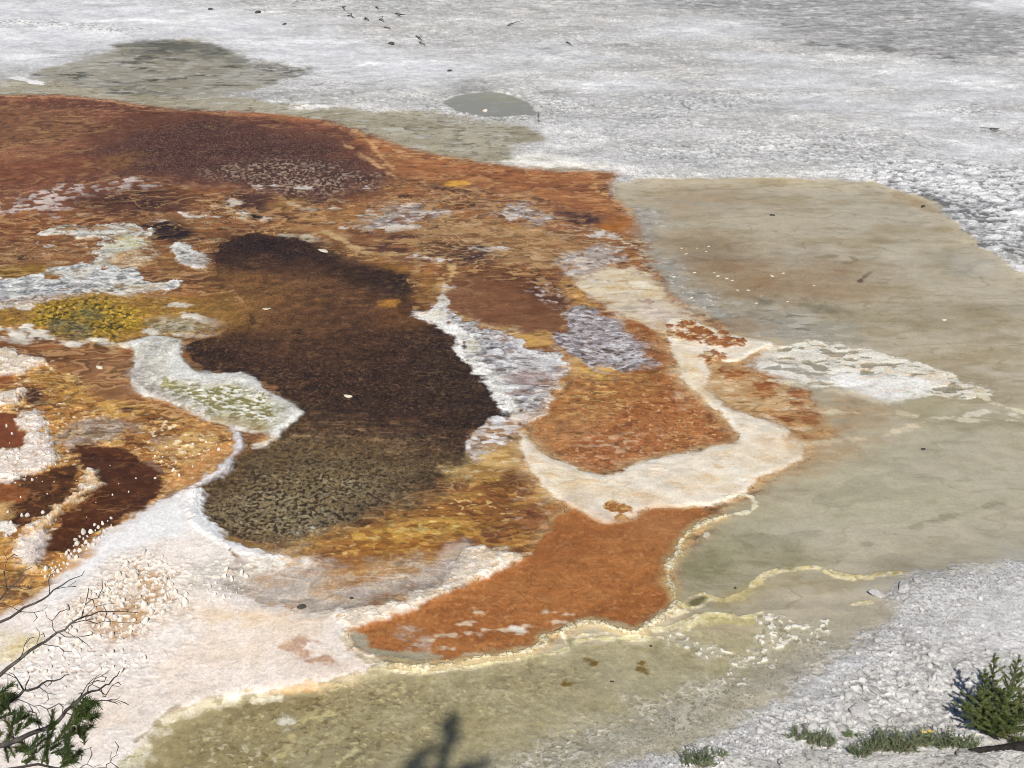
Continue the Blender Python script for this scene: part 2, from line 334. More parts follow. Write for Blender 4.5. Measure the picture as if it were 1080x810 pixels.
L([(950, 436), (985, 440), (1020, 443), (1060, 444), (1090, 441)], C(222, 212, 184), line=.025, soft=.03, amp=.06)
L([(960, 420), (1000, 422), (1040, 432), (1000, 438), (950, 436), (930, 430)], C(170, 160, 122), soft=.12, amp=.1, op=.6)
L([(1020, 438), (1045, 433), (1070, 438)], C(232, 224, 204), line=.03, soft=.04, amp=.06, op=.8)

# ------------------------------------------------------------------ microbial mat field (mixed), everything left of the tan pool
L([(-60, 104), (0, 101), (60, 100), (120, 106), (180, 115), (230, 119), (290, 121), (340, 126), (370, 135), (400, 147), (440, 160), (480, 168), (532, 174), (560, 182), (600, 181), (658, 181), (638, 196), (650, 210), (664, 226), (668, 242), (676, 262), (690, 282), (700, 305), (724, 322), (752, 336), (775, 352), (800, 356), (785, 384), (830, 402), (868, 428), (874, 455), (850, 480), (800, 520), (760, 545), (722, 580), (716, 612), (700, 642), (660, 660), (620, 655), (540, 690), (440, 700), (370, 700), (200, 720), (100, 790), (-60, 800)],
  C(144, 86, 54), [('f', .9, -.2, .35, C(166, 98, 54), .8, 2), ('f', .35, 0, .4, C(112, 64, 44), .7, 2.8), ('f', .2, .2, .5, C(182, 130, 90), .6, 3.2), ('w', .10, .25, .5, C(88, 52, 38), .7, 2.8), ('w', .12, .3, .5, C(208, 172, 134), .65, 3.0)],
  soft=.08, amp=.10, ns=.4, wet=.45, mic=.6, reg='brown_mat_ground', lev=0.0, lsoft=.5, spk=(C(90, 52, 36), .2))

# red mat upper left
L([(-60, 100), (0, 101), (60, 100), (120, 106), (180, 115), (230, 119), (290, 121), (340, 126), (370, 135), (400, 147), (418, 165), (425, 185), (400, 196), (372, 200), (340, 212), (318, 212), (300, 206), (250, 200), (200, 196), (150, 190), (110, 192), (50, 200), (0, 215), (-60, 240)],
  C(138, 79, 65), [('f', .9, -.3, .3, C(106, 60, 53), .9, 2.4), ('f', .3, .1, .55, C(158, 98, 78), .6, 2.4), ('w', .12, .25, .5, C(104, 60, 48), .7, 1.8), ('w', .10, .3, .6, C(188, 122, 90), .5, 2.0)], soft=.1, amp=.12, edge=(C(204, 140, 104), .08, .07, .7), wet=.25, mic=.7, reg='red_mat_ground', spk=(C(84, 44, 36), .25))
L([(-60, 118), (10, 112), (70, 118), (110, 130), (118, 148), (70, 154), (20, 158), (-60, 150)], C(126, 80, 58), [('f', .12, 0, .4, C(152, 94, 66), .8, 1.5), ('f', .08, .1, .4, C(84, 56, 46), .7, 1.4)], soft=.25, amp=.3, op=.85)
L([(-60, 156), (0, 156), (30, 160), (60, 160), (80, 156), (118, 154), (116, 160), (80, 164), (40, 168), (-60, 168)], C(178, 112, 80), soft=.15, amp=.15, op=.6)
L([(80, 157), (100, 155), (125, 154)], C(70, 38, 32), line=.03, soft=.05, amp=.08, op=.8)
L([(200, 118), (240, 121), (300, 126), (345, 134), (340, 128), (290, 120), (230, 117)], C(176, 100, 68), soft=.1, amp=.1, op=.8)
L([(95, 168), (115, 140), (150, 126), (185, 121), (225, 122), (260, 130), (320, 138), (350, 146), (372, 165), (398, 180), (410, 188), (372, 200), (340, 214), (322, 216), (300, 206), (250, 196), (190, 190), (150, 186), (110, 178)],
  C(78, 44, 43), [('f', .5, -.1, .4, C(64, 37, 38), .8, 1.6), ('w', .08, .2, .6, C(106, 62, 54), .6, 1.3), ('w', .05, .45, .8, C(140, 92, 76), .6, 1.2)], soft=.35, amp=.3, ns=.6, wet=.3, reg='maroon_mat_ground', spk=(C(140, 100, 84), .22), halo=(C(112, 58, 46), .6, .6))
L([(130, 122), (165, 120), (200, 126), (170, 134), (130, 140), (110, 150)], C(110, 58, 44), soft=.3, amp=.3, op=.6)
L([(205, 180), (250, 172), (310, 166), (360, 176), (405, 188), (400, 194), (372, 201), (330, 212), (300, 205), (250, 194)], C(80, 50, 46), [('w', .085, .12, .3, C(172, 146, 130), .8, 1.1, .01), ('w', .06, .3, .5, C(150, 112, 96), .7)], soft=.2, amp=.25, brk=(.4, -.5, .1), op=.95)
L([(290, 208), (345, 206), (330, 218), (318, 219)], C(80, 52, 44), [('f', .06, 0, .4, C(130, 100, 70), .8)], soft=.1, amp=.1)
L([(-60, 168), (0, 170), (60, 166), (110, 166), (112, 182), (60, 190), (0, 200), (-60, 214)], C(122, 64, 48), [('f', .2, 0, .4, C(140, 78, 56), .7, 2), ('f', .07, .15, .5, C(92, 50, 40), .6)], soft=.15, amp=.2, op=.9)
L([(100, 166), (140, 160), (150, 172), (120, 180)], C(150, 96, 54), [('f', .1, 0, .3, C(110, 66, 44), .9)], soft=.15, amp=.2, op=.6)
# pale cellular patch
L([(-60, 222), (0, 217), (20, 206), (60, 196), (100, 193), (130, 187), (150, 189), (160, 197), (120, 205), (85, 211), (66, 226), (42, 231), (20, 222), (-60, 236)], C(126, 72, 56), [('w', .12, -.15, .15, C(208, 190, 184), .95, 2.0, .01), ('f', .3, .1, .4, C(120, 66, 50), .6, 1.6)], soft=.1, amp=.25, op=.95, reg='pale_cell_terrain')
L([(84, 212), (110, 202), (145, 200), (175, 204), (197, 210), (186, 220), (150, 227), (122, 224), (100, 218)], C(72, 40, 36), [('f', .15, .1, .4, C(104, 60, 46), .7, 2)], soft=.2, amp=.2, spk=(C(120, 72, 54), .2), halo=(C(110, 58, 44), .3, .7))
L([(-60, 240), (0, 226), (45, 232), (90, 228), (130, 230), (110, 238), (70, 240), (40, 250), (0, 258), (-60, 268)], C(130, 70, 46), [('f', .1, .05, .4, C(160, 100, 62), .8, 2), ('f', .08, .2, .5, C(92, 50, 38), .7, 2)], soft=.12, amp=.2)
L([(118, 234), (140, 238), (165, 228), (190, 224), (230, 222), (210, 234), (180, 232), (150, 236), (140, 248)], C(150, 100, 66), [('f', .1, .1, .4, C(196, 160, 120), .8, 2.4)], soft=.1, amp=.15, op=.8)
L([(138, 239), (160, 233), (186, 234), (205, 242), (203, 251), (178, 254), (156, 252), (162, 246)], C(48, 28, 27), soft=.08, amp=.1, wet=.6, halo=(C(110, 64, 40), .3, .7))
L([(235, 208), (262, 203), (286, 206), (284, 216), (272, 224), (254, 224), (244, 216)], C(82, 48, 44), soft=.12, amp=.12)
L([(236, 214), (252, 208), (250, 222), (268, 226), (280, 232), (262, 236), (248, 228)], C(206, 196, 178), soft=.06, amp=.15, brk=(.16, -.2, .1, 1.6))
L([(268, 224), (276, 226), (272, 233), (262, 230)], C(40, 30, 24), soft=.05, amp=.06)
L([(290, 212), (312, 208), (330, 216), (326, 222), (300, 224), (280, 222)], C(158, 106, 66), soft=.1, amp=.12)
L([(304, 214), (318, 218), (332, 222), (330, 218), (318, 222)], C(206, 190, 164), line=.03, soft=.04, amp=.06, op=.7)

# ------------------------------------------------------------------ rust / orange tongue, upper middle
L([(372, 140), (400, 146), (440, 160), (480, 169), (530, 175), (600, 181), (655, 181), (630, 196), (640, 205), (660, 222), (668, 244), (650, 250), (620, 246), (560, 226), (500, 206), (440, 190), (415, 182), (395, 165)],
  C(160, 92, 60), [('f', .5, -.1, .4, C(144, 80, 54), .8, 2.6), ('f', .15, .15, .5, C(188, 118, 76), .7, 2.5), ('f', .08, .2, .55, C(110, 62, 46), .6, 2)], soft=.1, amp=.12, wet=.35, reg='rust_mat_ground', mic=.5)
for ln in ([(372, 136), (392, 150), (398, 162), (415, 178)], [(395, 148), (420, 160), (445, 163)], [(360, 150), (385, 165), (400, 176), (418, 188)], [(400, 162), (440, 166), (490, 166), (520, 172)], [(630, 192), (624, 198), (636, 204), (656, 214), (664, 224)]):
    L(ln, C(214, 158, 112), line=.025, soft=.05, amp=.06, op=.75)
L([(470, 192), (485, 189), (502, 191), (504, 195), (488, 198), (472, 197)], C(222, 152, 62), [('f', .1, .1, .4, C(180, 110, 50), .6, 2)], soft=.05, amp=.06)
L([(452, 194), (480, 200), (512, 198), (520, 208), (480, 206), (456, 202)], C(86, 52, 46), [('f', .12, .1, .4, C(160, 110, 80), .7, 2)], soft=.12, amp=.15)
L([(428, 198), (450, 200), (456, 210), (436, 212), (420, 206)], C(186, 102, 52), [('f', .1, .1, .4, C(140, 80, 50), .7, 2)], soft=.12, amp=.15)
L([(415, 200), (470, 196), (530, 200), (580, 210), (600, 226), (645, 236), (668, 246), (655, 258), (610, 250), (560, 238), (500, 224), (440, 222), (390, 222)], C(142, 92, 66), [('f', .16, 0, .35, C(110, 64, 50), .8, 2), ('f', .10, .1, .4, C(196, 160, 128), .7, 1.8), ('f', .07, .2, .45, C(204, 130, 66), .7, 1.5)], soft=.15, amp=.2, op=.9)
L([(372, 234), (380, 224), (400, 216), (425, 214), (455, 220), (480, 222), (465, 228), (420, 240), (385, 243)], C(164, 150, 146), [('w', .11, .0, .3, C(214, 208, 204), .85, 2.6), ('w', .09, .15, .4, C(124, 84, 64), .85, 2.4)], soft=.1, amp=.25, wet=.4, brk=(.3, -.5, 0))
L([(385, 241), (420, 240), (440, 236), (445, 240), (410, 244)], C(226, 218, 204), line=.03, soft=.04, amp=.08, op=.8)
L([(522, 220), (545, 216), (570, 222), (585, 230), (575, 236), (550, 234), (530, 228)], C(164, 152, 150), [('w', .1, .0, .3, C(122, 86, 66), .9, 2.4), ('w', .08, .2, .45, C(218, 212, 206), .85, 2.2)], soft=.12, amp=.25, wet=.4)
L([(592, 222), (620, 224), (640, 228), (634, 234), (612, 236), (596, 230)], C(70, 44, 48), [('f', .08, .1, .4, C(116, 74, 66), .8, 1.6)], soft=.1, amp=.15)
L([(520, 234), (545, 238), (575, 240), (570, 246), (540, 244), (520, 240)], C(206, 140, 66), [('c', .09, .03, .14, C(110, 62, 38), .9, 1.4)], soft=.08, amp=.12)
L([(640, 232), (660, 228), (670, 240), (655, 246), (636, 244)], C(170, 92, 40), soft=.12, amp=.12)
L([(600, 238), (650, 246), (672, 254), (690, 276), (672, 268), (640, 260), (610, 250)], C(150, 92, 54), [('f', .1, .0, .3, C(208, 190, 166), .9, 2.2), ('f', .08, .2, .45, C(92, 52, 36), .7, 2)], soft=.1, amp=.2, op=.9)
# tan-brown terraces in the middle
L([(430, 236), (470, 227), (520, 232), (560, 242), (600, 252), (640, 262), (650, 272), (600, 280), (560, 280), (520, 276), (470, 272), (440, 262)], C(166, 120, 82), [('f', .4, -.1, .4, C(150, 98, 62), .8, 3), ('f', .12, .15, .45, C(196, 158, 120), .7, 3), ('f', .1, .2, .5, C(120, 76, 52), .6, 3)], soft=.12, amp=.2, wet=.4, reg='tan_terrace_terrain')
L([(330, 250), (380, 248), (430, 244), (470, 250), (500, 258), (530, 270), (510, 280), (460, 276), (420, 280), (370, 262)], C(134, 84, 56), [('f', .2, 0, .25, C(84, 48, 40), .85, 4), ('f', .14, .1, .35, C(184, 136, 92), .8, 4)], soft=.15, amp=.2)
L([(472, 264), (500, 258), (518, 266), (515, 276), (490, 280), (474, 276)], C(78, 50, 48), [('f', .12, .1, .35, C(140, 92, 66), .8, 3)], soft=.1, amp=.15)
L([(330, 222), (370, 220), (400, 224), (380, 240), (340, 246), (300, 246), (290, 234)], C(152, 98, 60), [('f', .2, .1, .4, C(182, 128, 84), .7, 3)], soft=.15, amp=.2)
L([(292, 248), (310, 246), (330, 250), (340, 255), (325, 256), (300, 251)], C(212, 202, 180), [('f', .1, .1, .4, C(150, 120, 90), .7, 2)], soft=.05, amp=.08)
L([(340, 244), (360, 252), (376, 264), (384, 266), (420, 268), (450, 266)], C(206, 170, 122), line=.03, soft=.05, amp=.1, op=.7)
L([(390, 268), (400, 276), (432, 282), (450, 288), (448, 300), (434, 306), (428, 292), (404, 284), (380, 276)], C(160, 106, 52), [('f', .1, .1, .4, C(110, 66, 40), .8, 2)], soft=.12, amp=.15, op=.9)
# pale flow with lavender film, upper right of the brown pool
L([(585, 275), (600, 268), (625, 259), (648, 264), (660, 275), (640, 282), (620, 290), (596, 292)], C(180, 166, 160), [('w', .11, .05, .35, C(220, 211, 204), .85, 2.4), ('w', .09, .2, .4, C(134, 104, 86), .8, 2)], soft=.1, amp=.2, wet=.4)
L([(598, 292), (625, 288), (650, 280), (680, 286), (700, 306), (722, 326), (745, 336), (740, 350), (716, 350), (700, 356), (685, 348), (660, 336), (632, 318), (606, 306)],
  C(216, 198, 172), [('f', .3, 0, .4, C(200, 172, 138), .7, 2.6), ('f', .12, .2, .5, C(238, 226, 204), .8, 2.5), ('f', .14, .25, .5, C(190, 140, 84), .7, 3)], soft=.12, amp=.15, wet=.3, reg='cream_terrace_terrain', mic=.5)
L([(648, 304), (675, 302), (700, 312), (680, 312)], C(204, 160, 92), line=.04, soft=.08, amp=.08, op=.7)
L([(660, 298), (680, 297), (690, 304), (670, 303)], C(240, 230, 208), soft=.08, amp=.08)
L([(660, 322), (690, 318), (715, 330), (720, 342), (690, 342), (670, 334)], C(196, 178, 172), [('f', .1, .1, .4, C(226, 212, 196), .8, 2.5)], soft=.15, amp=.15, op=.8)
L([(588, 298), (600, 294), (612, 304), (622, 316), (640, 328), (630, 332), (612, 324), (596, 312)], C(180, 122, 66), [('f', .1, .1, .4, C(216, 170, 104), .8, 1.8), ('f', .1, .2, .4, C(124, 74, 46), .7, 1.8)], soft=.08, amp=.12)

# ------------------------------------------------------------------ grey-white deposits, left
L([(34, 248), (58, 240), (95, 236), (130, 236), (150, 240), (163, 246), (156, 253), (160, 262), (168, 272), (150, 280), (122, 284), (97, 284), (104, 270), (96, 258), (112, 252), (80, 250)],
  C(178, 168, 148), [('w', .11, -.2, .15, C(216, 213, 204), .9, 2.6, .01), ('f', .25, .0, .3, C(168, 120, 80), .85, 2.6), ('w', .07, .2, .5, C(120, 92, 66), .8, 2)], soft=.05, amp=.16, edge=(C(230, 228, 220), .02, .03, .7), brk=(.3, -.55, -.1), reg='grey_white_terrain', bump=.015)
L([(110, 262), (128, 252), (150, 248), (156, 252), (148, 262), (130, 268)], C(206, 204, 178), [('f', .1, .1, .4, C(186, 184, 120), .8, 2)], soft=.08, amp=.1)
L([(116, 270), (140, 264), (164, 274), (150, 280), (124, 282)], C(196, 150, 106), [('f', .12, .05, .3, C(222, 196, 160), .9, 2.4), ('f', .1, .2, .4, C(140, 90, 56), .8, 2)], soft=.1, amp=.12, op=.9)
L([(180, 256), (193, 255), (200, 264), (218, 267), (226, 275), (221, 283), (205, 285), (194, 277), (183, 268)], C(186, 186, 182), [('w', .09, 0, .25, C(228, 228, 222), .85, 2), ('w', .08, .3, .5, C(140, 126, 106), .8, 2)], soft=.04, amp=.08, edge=(C(234, 234, 230), .03, .04, .9), reg='grey_white_terrain', bump=.02)
L([(150, 258), (175, 260), (190, 278), (200, 288), (180, 292), (160, 286)], C(142, 92, 54), [('f', .12, .05, .3, C(96, 56, 36), .8, 2.4), ('f', .1, .15, .4, C(190, 140, 90), .8, 2.4)], soft=.1, amp=.1, op=.9)
L([(0, 262), (40, 258), (80, 262), (100, 268), (94, 276), (50, 276), (0, 280)], C(150, 98, 64), [('f', .12, .05, .35, C(192, 146, 104), .8, 2.6), ('f', .1, .2, .4, C(100, 60, 40), .7, 2)], soft=.12, amp=.15, op=.8)
L([(-60, 282), (0, 282), (40, 278), (66, 282), (62, 292), (20, 294), (-60, 294)], C(140, 98, 40), [('f', .1, 0, .35, C(104, 66, 30), .8, 2), ('f', .1, .2, .4, C(190, 146, 80), .7, 2)], soft=.1, amp=.12)
L([(-60, 296), (0, 294), (40, 291), (68, 294), (60, 286), (46, 282), (84, 279), (106, 284), (122, 281), (142, 286), (166, 297), (185, 298), (194, 299), (176, 305), (160, 309), (142, 313), (110, 308), (82, 315), (45, 319), (20, 324), (-60, 326)],
  C(172, 174, 174), [('f', .25, .0, .3, C(150, 156, 162), .8, 3), ('w', .10, .05, .3, C(222, 222, 217), .85, 2.8, .008), ('w', .08, .25, .5, C(116, 112, 104), .8, 2.6), ('r', .2, .02, .06, C(236, 236, 230), .8, 2.6)], soft=.05, amp=.14, wet=.45, edge=(C(236, 235, 230), .03, .04, .9), reg='grey_flow_terrain', bump=.01)
L([(48, 283), (70, 288), (90, 282), (104, 286), (90, 292), (70, 294)], C(214, 208, 196), [('f', .08, 0, .3, C(130, 104, 70), .9, 2)], soft=.08, amp=.12)
L([(110, 300), (150, 298), (176, 300), (160, 308), (130, 310)], C(190, 176, 150), [('f', .12, .05, .3, C(204, 164, 106), .8, 3)], soft=.1, amp=.12, op=.8)
L([(104, 309), (125, 307), (140, 310), (138, 313), (120, 312)], C(222, 220, 212), soft=.04, amp=.05)
# yellow algae bed
L([(-60, 332), (0, 326), (30, 321), (60, 319), (82, 312), (106, 310), (142, 314), (180, 316), (216, 318), (240, 325), (262, 340), (240, 352), (215, 360), (190, 358), (160, 356), (130, 362), (98, 360), (62, 352), (30, 344), (-60, 345)],
  C(154, 106, 42), [('f', .35, -.1, .4, C(170, 114, 54), .8, 2), ('w', .08, .1, .4, C(200, 150, 60), .7, 1.8), ('w', .07, .2, .45, C(104, 70, 32), .7, 1.8)], soft=.12, amp=.14, wet=.5, reg='yellow_algae_ground', halo=(C(150, 92, 44), .35, .6))
L([(30, 326), (60, 318), (90, 312), (120, 312), (140, 322), (150, 340), (140, 352), (118, 360), (95, 358), (66, 350), (40, 340)], C(156, 118, 36), [('w', .075, .0, .25, C(64, 60, 34), .92, 1.4, -.012), ('w', .06, .15, .4, C(206, 164, 56), .85, 1.3, .012)], soft=.12, amp=.18, reg='yellow_algae_ground')
L([(52, 346), (64, 338), (80, 336), (100, 350), (96, 360), (70, 354)], C(78, 74, 52), [('f', .06, 0, .3, C(150, 140, 96), .9, 1.4)], soft=.12, amp=.15, op=.85)
L([(80, 322), (96, 324), (108, 334), (90, 338), (74, 330)], C(96, 92, 60), [('f', .06, 0, .3, C(176, 140, 60), .9, 1.4)], soft=.12, amp=.15, op=.8)
L([(152, 344), (164, 336), (184, 331), (210, 334), (232, 340), (240, 346), (222, 352), (190, 351), (160, 352)], C(164, 150, 118), [('w', .08, 0, .25, C(204, 198, 178), .85, 2.2), ('w', .07, .2, .4, C(116, 94, 56), .8, 2)], soft=.1, amp=.12, op=.9)
for ln, w_ in (([(30, 345), (45, 354), (62, 358), (80, 364), (96, 358), (112, 362), (130, 366), (150, 358)], .05), ([(-40, 322), (0, 322), (28, 324)], .05), ([(-40, 345), (0, 346), (16, 350), (20, 360)], .09), ([(195, 334), (215, 336), (225, 343), (242, 344)], .05), ([(216, 355), (232, 354), (245, 352)], .06), ([(180, 322), (190, 321), (200, 320)], .03), ([(250, 325), (262, 324), (285, 323)], .03), ([(5, 357), (22, 360)], .06), ([(158, 350), (186, 352), (208, 356)], .035)):
    L(ln, C(226, 220, 206), line=w_, soft=.05, amp=.08, ns=.2, op=.95, brk=(.2, -.55, -.15, 2))
# brown channel
L([(-60, 356), (0, 360), (40, 364), (84, 368), (128, 370), (146, 366), (138, 376), (134, 392), (130, 412), (126, 424), (112, 424), (95, 408), (62, 388), (30, 374), (-60, 372)], C(138, 78, 44), [('f', .3, -.1, .4, C(154, 96, 60), .8, 2.5), ('f', .1, .2, .5, C(108, 58, 34), .6, 2)], soft=.1, amp=.12, wet=.5, reg='brown_mat_ground')
L([(84, 378), (120, 376), (130, 388), (122, 400), (96, 394)], C(146, 98, 70), soft=.2, amp=.15, op=.8)

for k, (px, py, w_, h_, cc) in enumerate([(395, 226, 22, 4, 0), (430, 218, 16, 3, 0), (455, 238, 26, 3, 1), (500, 214, 14, 3, 1), (545, 228, 20, 4, 0), (575, 212, 14, 3, 1), (610, 232, 18, 4, 1), (640, 248, 16, 4, 0), (655, 262, 14, 4, 0), (668, 270, 14, 4, 1), (690, 292, 12, 4, 0),
        (420, 250, 34, 3, 1), (470, 258, 30, 3, 1), (400, 262, 26, 3, 1), (520, 262, 26, 2.5, 0), (350, 236, 24, 3, 0), (310, 232, 18, 3, 1), (210, 226, 20, 3, 0), (180, 229, 18, 2.5, 0), (230, 240, 22, 3, 1), (60, 262, 22, 3, 0), (30, 272, 20, 3, 1), (120, 256, 12, 3, 1),
        (500, 300, 26, 2.5, 1), (540, 318, 28, 2.5, 0), (510, 334, 24, 3, 0), (560, 346, 20, 3, 1), (450, 272, 20, 2.5, 0), (620, 276, 18, 4, 0), (600, 300, 10, 4, 1), (640, 296, 18, 3, 0), (680, 318, 18, 3, 0), (430, 205, 16, 3, 1), (390, 200, 14, 2.5, 0), (470, 200, 18, 3, 1), (350, 222, 18, 2.5, 0), (280, 196, 14, 2, 0), (315, 198, 12, 2, 0)]):
    L([(px - w_, py + 1), (px - w_ * .4, py - h_), (px + w_ * .5, py - h_ * .6), (px + w_, py), (px + w_ * .3, py + h_), (px - w_ * .5, py + h_ * .7)],
      C(212, 204, 196) if cc == 0 else C(82, 50, 42), [('w', .08, .1, .35, C(150, 104, 74), .8, 2.4)], soft=.05, amp=.22, ns=.25, op=.9, brk=(.2, -.15, .15, 2))
# ------------------------------------------------------------------ big dark pool
L([(206, 372), (192, 370), (200, 362), (226, 356), (250, 344), (246, 330), (262, 318), (245, 306), (232, 292), (224, 278), (228, 264), (246, 250), (270, 246), (300, 248), (326, 256), (352, 266), (380, 276), (408, 283), (426, 291), (434, 303), (436, 316), (432, 330), (446, 337), (470, 340), (484, 352), (493, 364), (491, 378), (505, 388), (521, 396), (522, 412), (540, 424), (544, 437), (530, 441), (514, 446), (500, 456), (497, 472), (501, 482), (488, 494), (470, 504), (440, 520), (410, 530), (380, 545), (340, 566), (300, 573), (262, 572), (230, 560), (206, 545), (200, 526), (215, 510), (235, 497), (250, 478), (285, 463), (300, 455), (314, 444), (321, 434), (300, 418), (280, 408), (266, 395), (226, 392), (196, 384)],
  C(60, 36, 30), [('f', .6, -.2, .4, C(46, 28, 26), .8, 2), ('f', .25, .1, .5, C(78, 46, 34), .5, 1.8), ('w', .046, .32, .6, C(112, 76, 56), .7, 1.5), ('w', .04, .25, .5, C(28, 18, 17), .8, 1.5)], soft=.06, amp=.10, ns=.3, wet=.2, mic=.9, reg='dark_brown_pool_water', lev=-.03, lsoft=.12, spk=(C(104, 70, 48), .16), halo=(C(132, 82, 46), .35, .75))
L([(232, 290), (262, 284), (310, 284), (360, 290), (400, 300), (430, 318), (444, 336), (420, 340), (380, 338), (330, 352), (290, 352), (258, 348), (244, 332), (262, 316), (245, 304)], C(98, 60, 42), [('f', .5, -.1, .35, C(112, 72, 46), .8, 2.5), ('f', .12, .1, .45, C(74, 44, 34), .7, 3), ('f', .09, .15, .5, C(134, 88, 56), .6, 3)], soft=.25, amp=.25, ns=.6, wet=.35, spk=(C(66, 40, 32), .2))
L([(226, 290), (250, 286), (275, 296), (300, 318), (270, 326), (262, 340), (238, 344), (226, 330), (232, 312)], C(150, 98, 52), [('f', .2, 0, .4, C(128, 78, 44), .8, 3)], soft=.25, amp=.2, op=.75)
L([(224, 312), (250, 318), (262, 334), (246, 344), (224, 336)], C(166, 116, 50), soft=.2, amp=.15, op=.7)
L([(224, 276), (228, 264), (246, 250), (270, 246), (300, 248), (326, 256), (352, 266), (380, 276), (408, 283), (426, 291), (434, 303), (428, 312), (400, 306), (360, 288), (310, 284), (262, 282), (236, 284)], C(46, 28, 30), [('f', .3, 0, .4, C(60, 34, 30), .7, 2.2), ('f', .06, .15, .4, C(84, 52, 40), .5, 1.5)], soft=.15, amp=.15, spk=(C(90, 60, 48), .2))
L([(245, 254), (270, 248), (290, 252), (320, 262), (360, 276), (340, 282), (300, 274), (260, 268)], C(34, 23, 28), soft=.2, amp=.2, op=.8)
L([(360, 282), (400, 286), (430, 300), (428, 310), (405, 304), (370, 292)], C(32, 24, 22), [('f', .06, .0, .3, C(70, 50, 38), .8, 1.5)], soft=.15, amp=.15, op=.85)
L([(240, 264), (290, 270), (340, 276), (380, 284), (340, 292), (280, 286), (244, 278)], C(58, 32, 30), soft=.2, amp=.2, op=.55)
L([(330, 252), (352, 262), (380, 272), (404, 282), (380, 280), (350, 270)], C(116, 78, 54), soft=.1, amp=.12, op=.7)
L([(396, 320), (405, 316), (420, 314), (426, 318), (418, 324), (402, 325)], C(176, 112, 48), [('f', .1, .1, .4, C(146, 90, 44), .7, 2)], soft=.06, amp=.05)
L([(398, 326), (430, 322), (446, 334), (420, 344), (396, 340)], C(118, 68, 40), soft=.2, amp=.15, op=.8)
L([(280, 350), (310, 330), (345, 330), (390, 345), (420, 360), (400, 380), (340, 385), (290, 380), (262, 370)], C(80, 46, 34), [('f', .1, 0, .4, C(54, 32, 26), .8, 1.6), ('f', .07, .15, .45, C(118, 76, 52), .6, 1.5)], soft=.3, amp=.25, op=.75)
L([(340, 440), (365, 430), (395, 436), (385, 446), (350, 448)], C(34, 25, 25), soft=.2, amp=.2, op=.8)
L([(430, 380), (480, 376), (520, 398), (540, 428), (510, 442), (480, 430), (450, 410)], C(50, 32, 28), [('f', .06, .05, .35, C(92, 66, 52), .7, 1.5)], soft=.2, amp=.15, op=.7)
for ln in ([(262, 330), (270, 338), (258, 352), (250, 356)], [(250, 356), (240, 362), (224, 364)]):
    L(ln, C(54, 32, 24), line=.010, soft=.02, amp=.05, op=.8)
L([(270, 340), (310, 336), (335, 332), (345, 336), (310, 346)], C(116, 74, 44), soft=.15, amp=.15, op=.6)
# banded brown step
L([(300, 452), (330, 444), (390, 446), (450, 456), (470, 470), (440, 480), (400, 476), (340, 466), (300, 464)], C(78, 46, 34), [('f', .12, .0, .25, C(140, 90, 60), .85, 4), ('f', .1, .1, .3, C(46, 28, 22), .8, 4), ('f', .08, .25, .45, C(190, 142, 106), .7, 3.5)], soft=.15, amp=.15, op=.95)
# olive-grey stony shelf
L([(200, 527), (214, 512), (240, 500), (262, 484), (296, 466), (330, 464), (370, 470), (420, 478), (450, 490), (462, 502), (440, 516), (410, 528), (380, 542), (346, 560), (312, 570), (270, 573), (236, 563), (208, 548)],
  C(140, 122, 90), [('f', .4, -.1, .4, C(128, 104, 70), .7, 2), ('w', .042, .0, .22, C(46, 38, 28), .95, 1.5, -.006), ('w', .04, .3, .55, C(172, 158, 130), .75, 1.5, .005)], soft=.5, amp=.25, ns=.5, wet=.3, reg='olive_shelf_ground', lev=-.03, spk=(C(48, 40, 30), .2))
L([(262, 484), (300, 466), (370, 470), (450, 488), (462, 502), (440, 512), (400, 494), (340, 482), (290, 486), (250, 500), (215, 520), (214, 512)], C(110, 78, 46), [('w', .055, .0, .28, C(54, 38, 26), .9, 1.3), ('w', .06, .25, .5, C(168, 124, 72), .7, 1.4)], soft=.25, amp=.2, op=.6)
L([(470, 470), (500, 482), (490, 494), (460, 508), (430, 520), (410, 522), (440, 500)], C(82, 60, 42), [('w', .055, .0, .3, C(46, 34, 26), .9, 1.3), ('w', .06, .25, .5, C(150, 124, 88), .7, 1.4)], soft=.2, amp=.2, op=.8)
L([(320, 552), (352, 556), (336, 566), (310, 564)], C(206, 200, 186), [('f', .06, -.1, .2, C(100, 90, 70), .95, 1.5)], soft=.12, amp=.15, op=.7, brk=(.1, -.2, .1))
L([(210, 550), (236, 566), (268, 575), (320, 570), (380, 546), (352, 574), (310, 586), (270, 588), (236, 578)], C(176, 128, 72), [('f', .12, 0, .4, C(150, 120, 82), .8, 2), ('f', .08, .2, .45, C(206, 168, 110), .7, 2)], soft=.12, amp=.12, op=.9, spk=(C(110, 84, 52), .3))
L([(420, 528), (470, 520), (478, 534), (440, 542), (410, 540)], C(124, 100, 68), [('w', .05, .0, .3, C(60, 48, 34), .9, 1.4), ('w', .06, .25, .5, C(186, 160, 116), .7, 1.4)], soft=.15, amp=.15, op=.9)

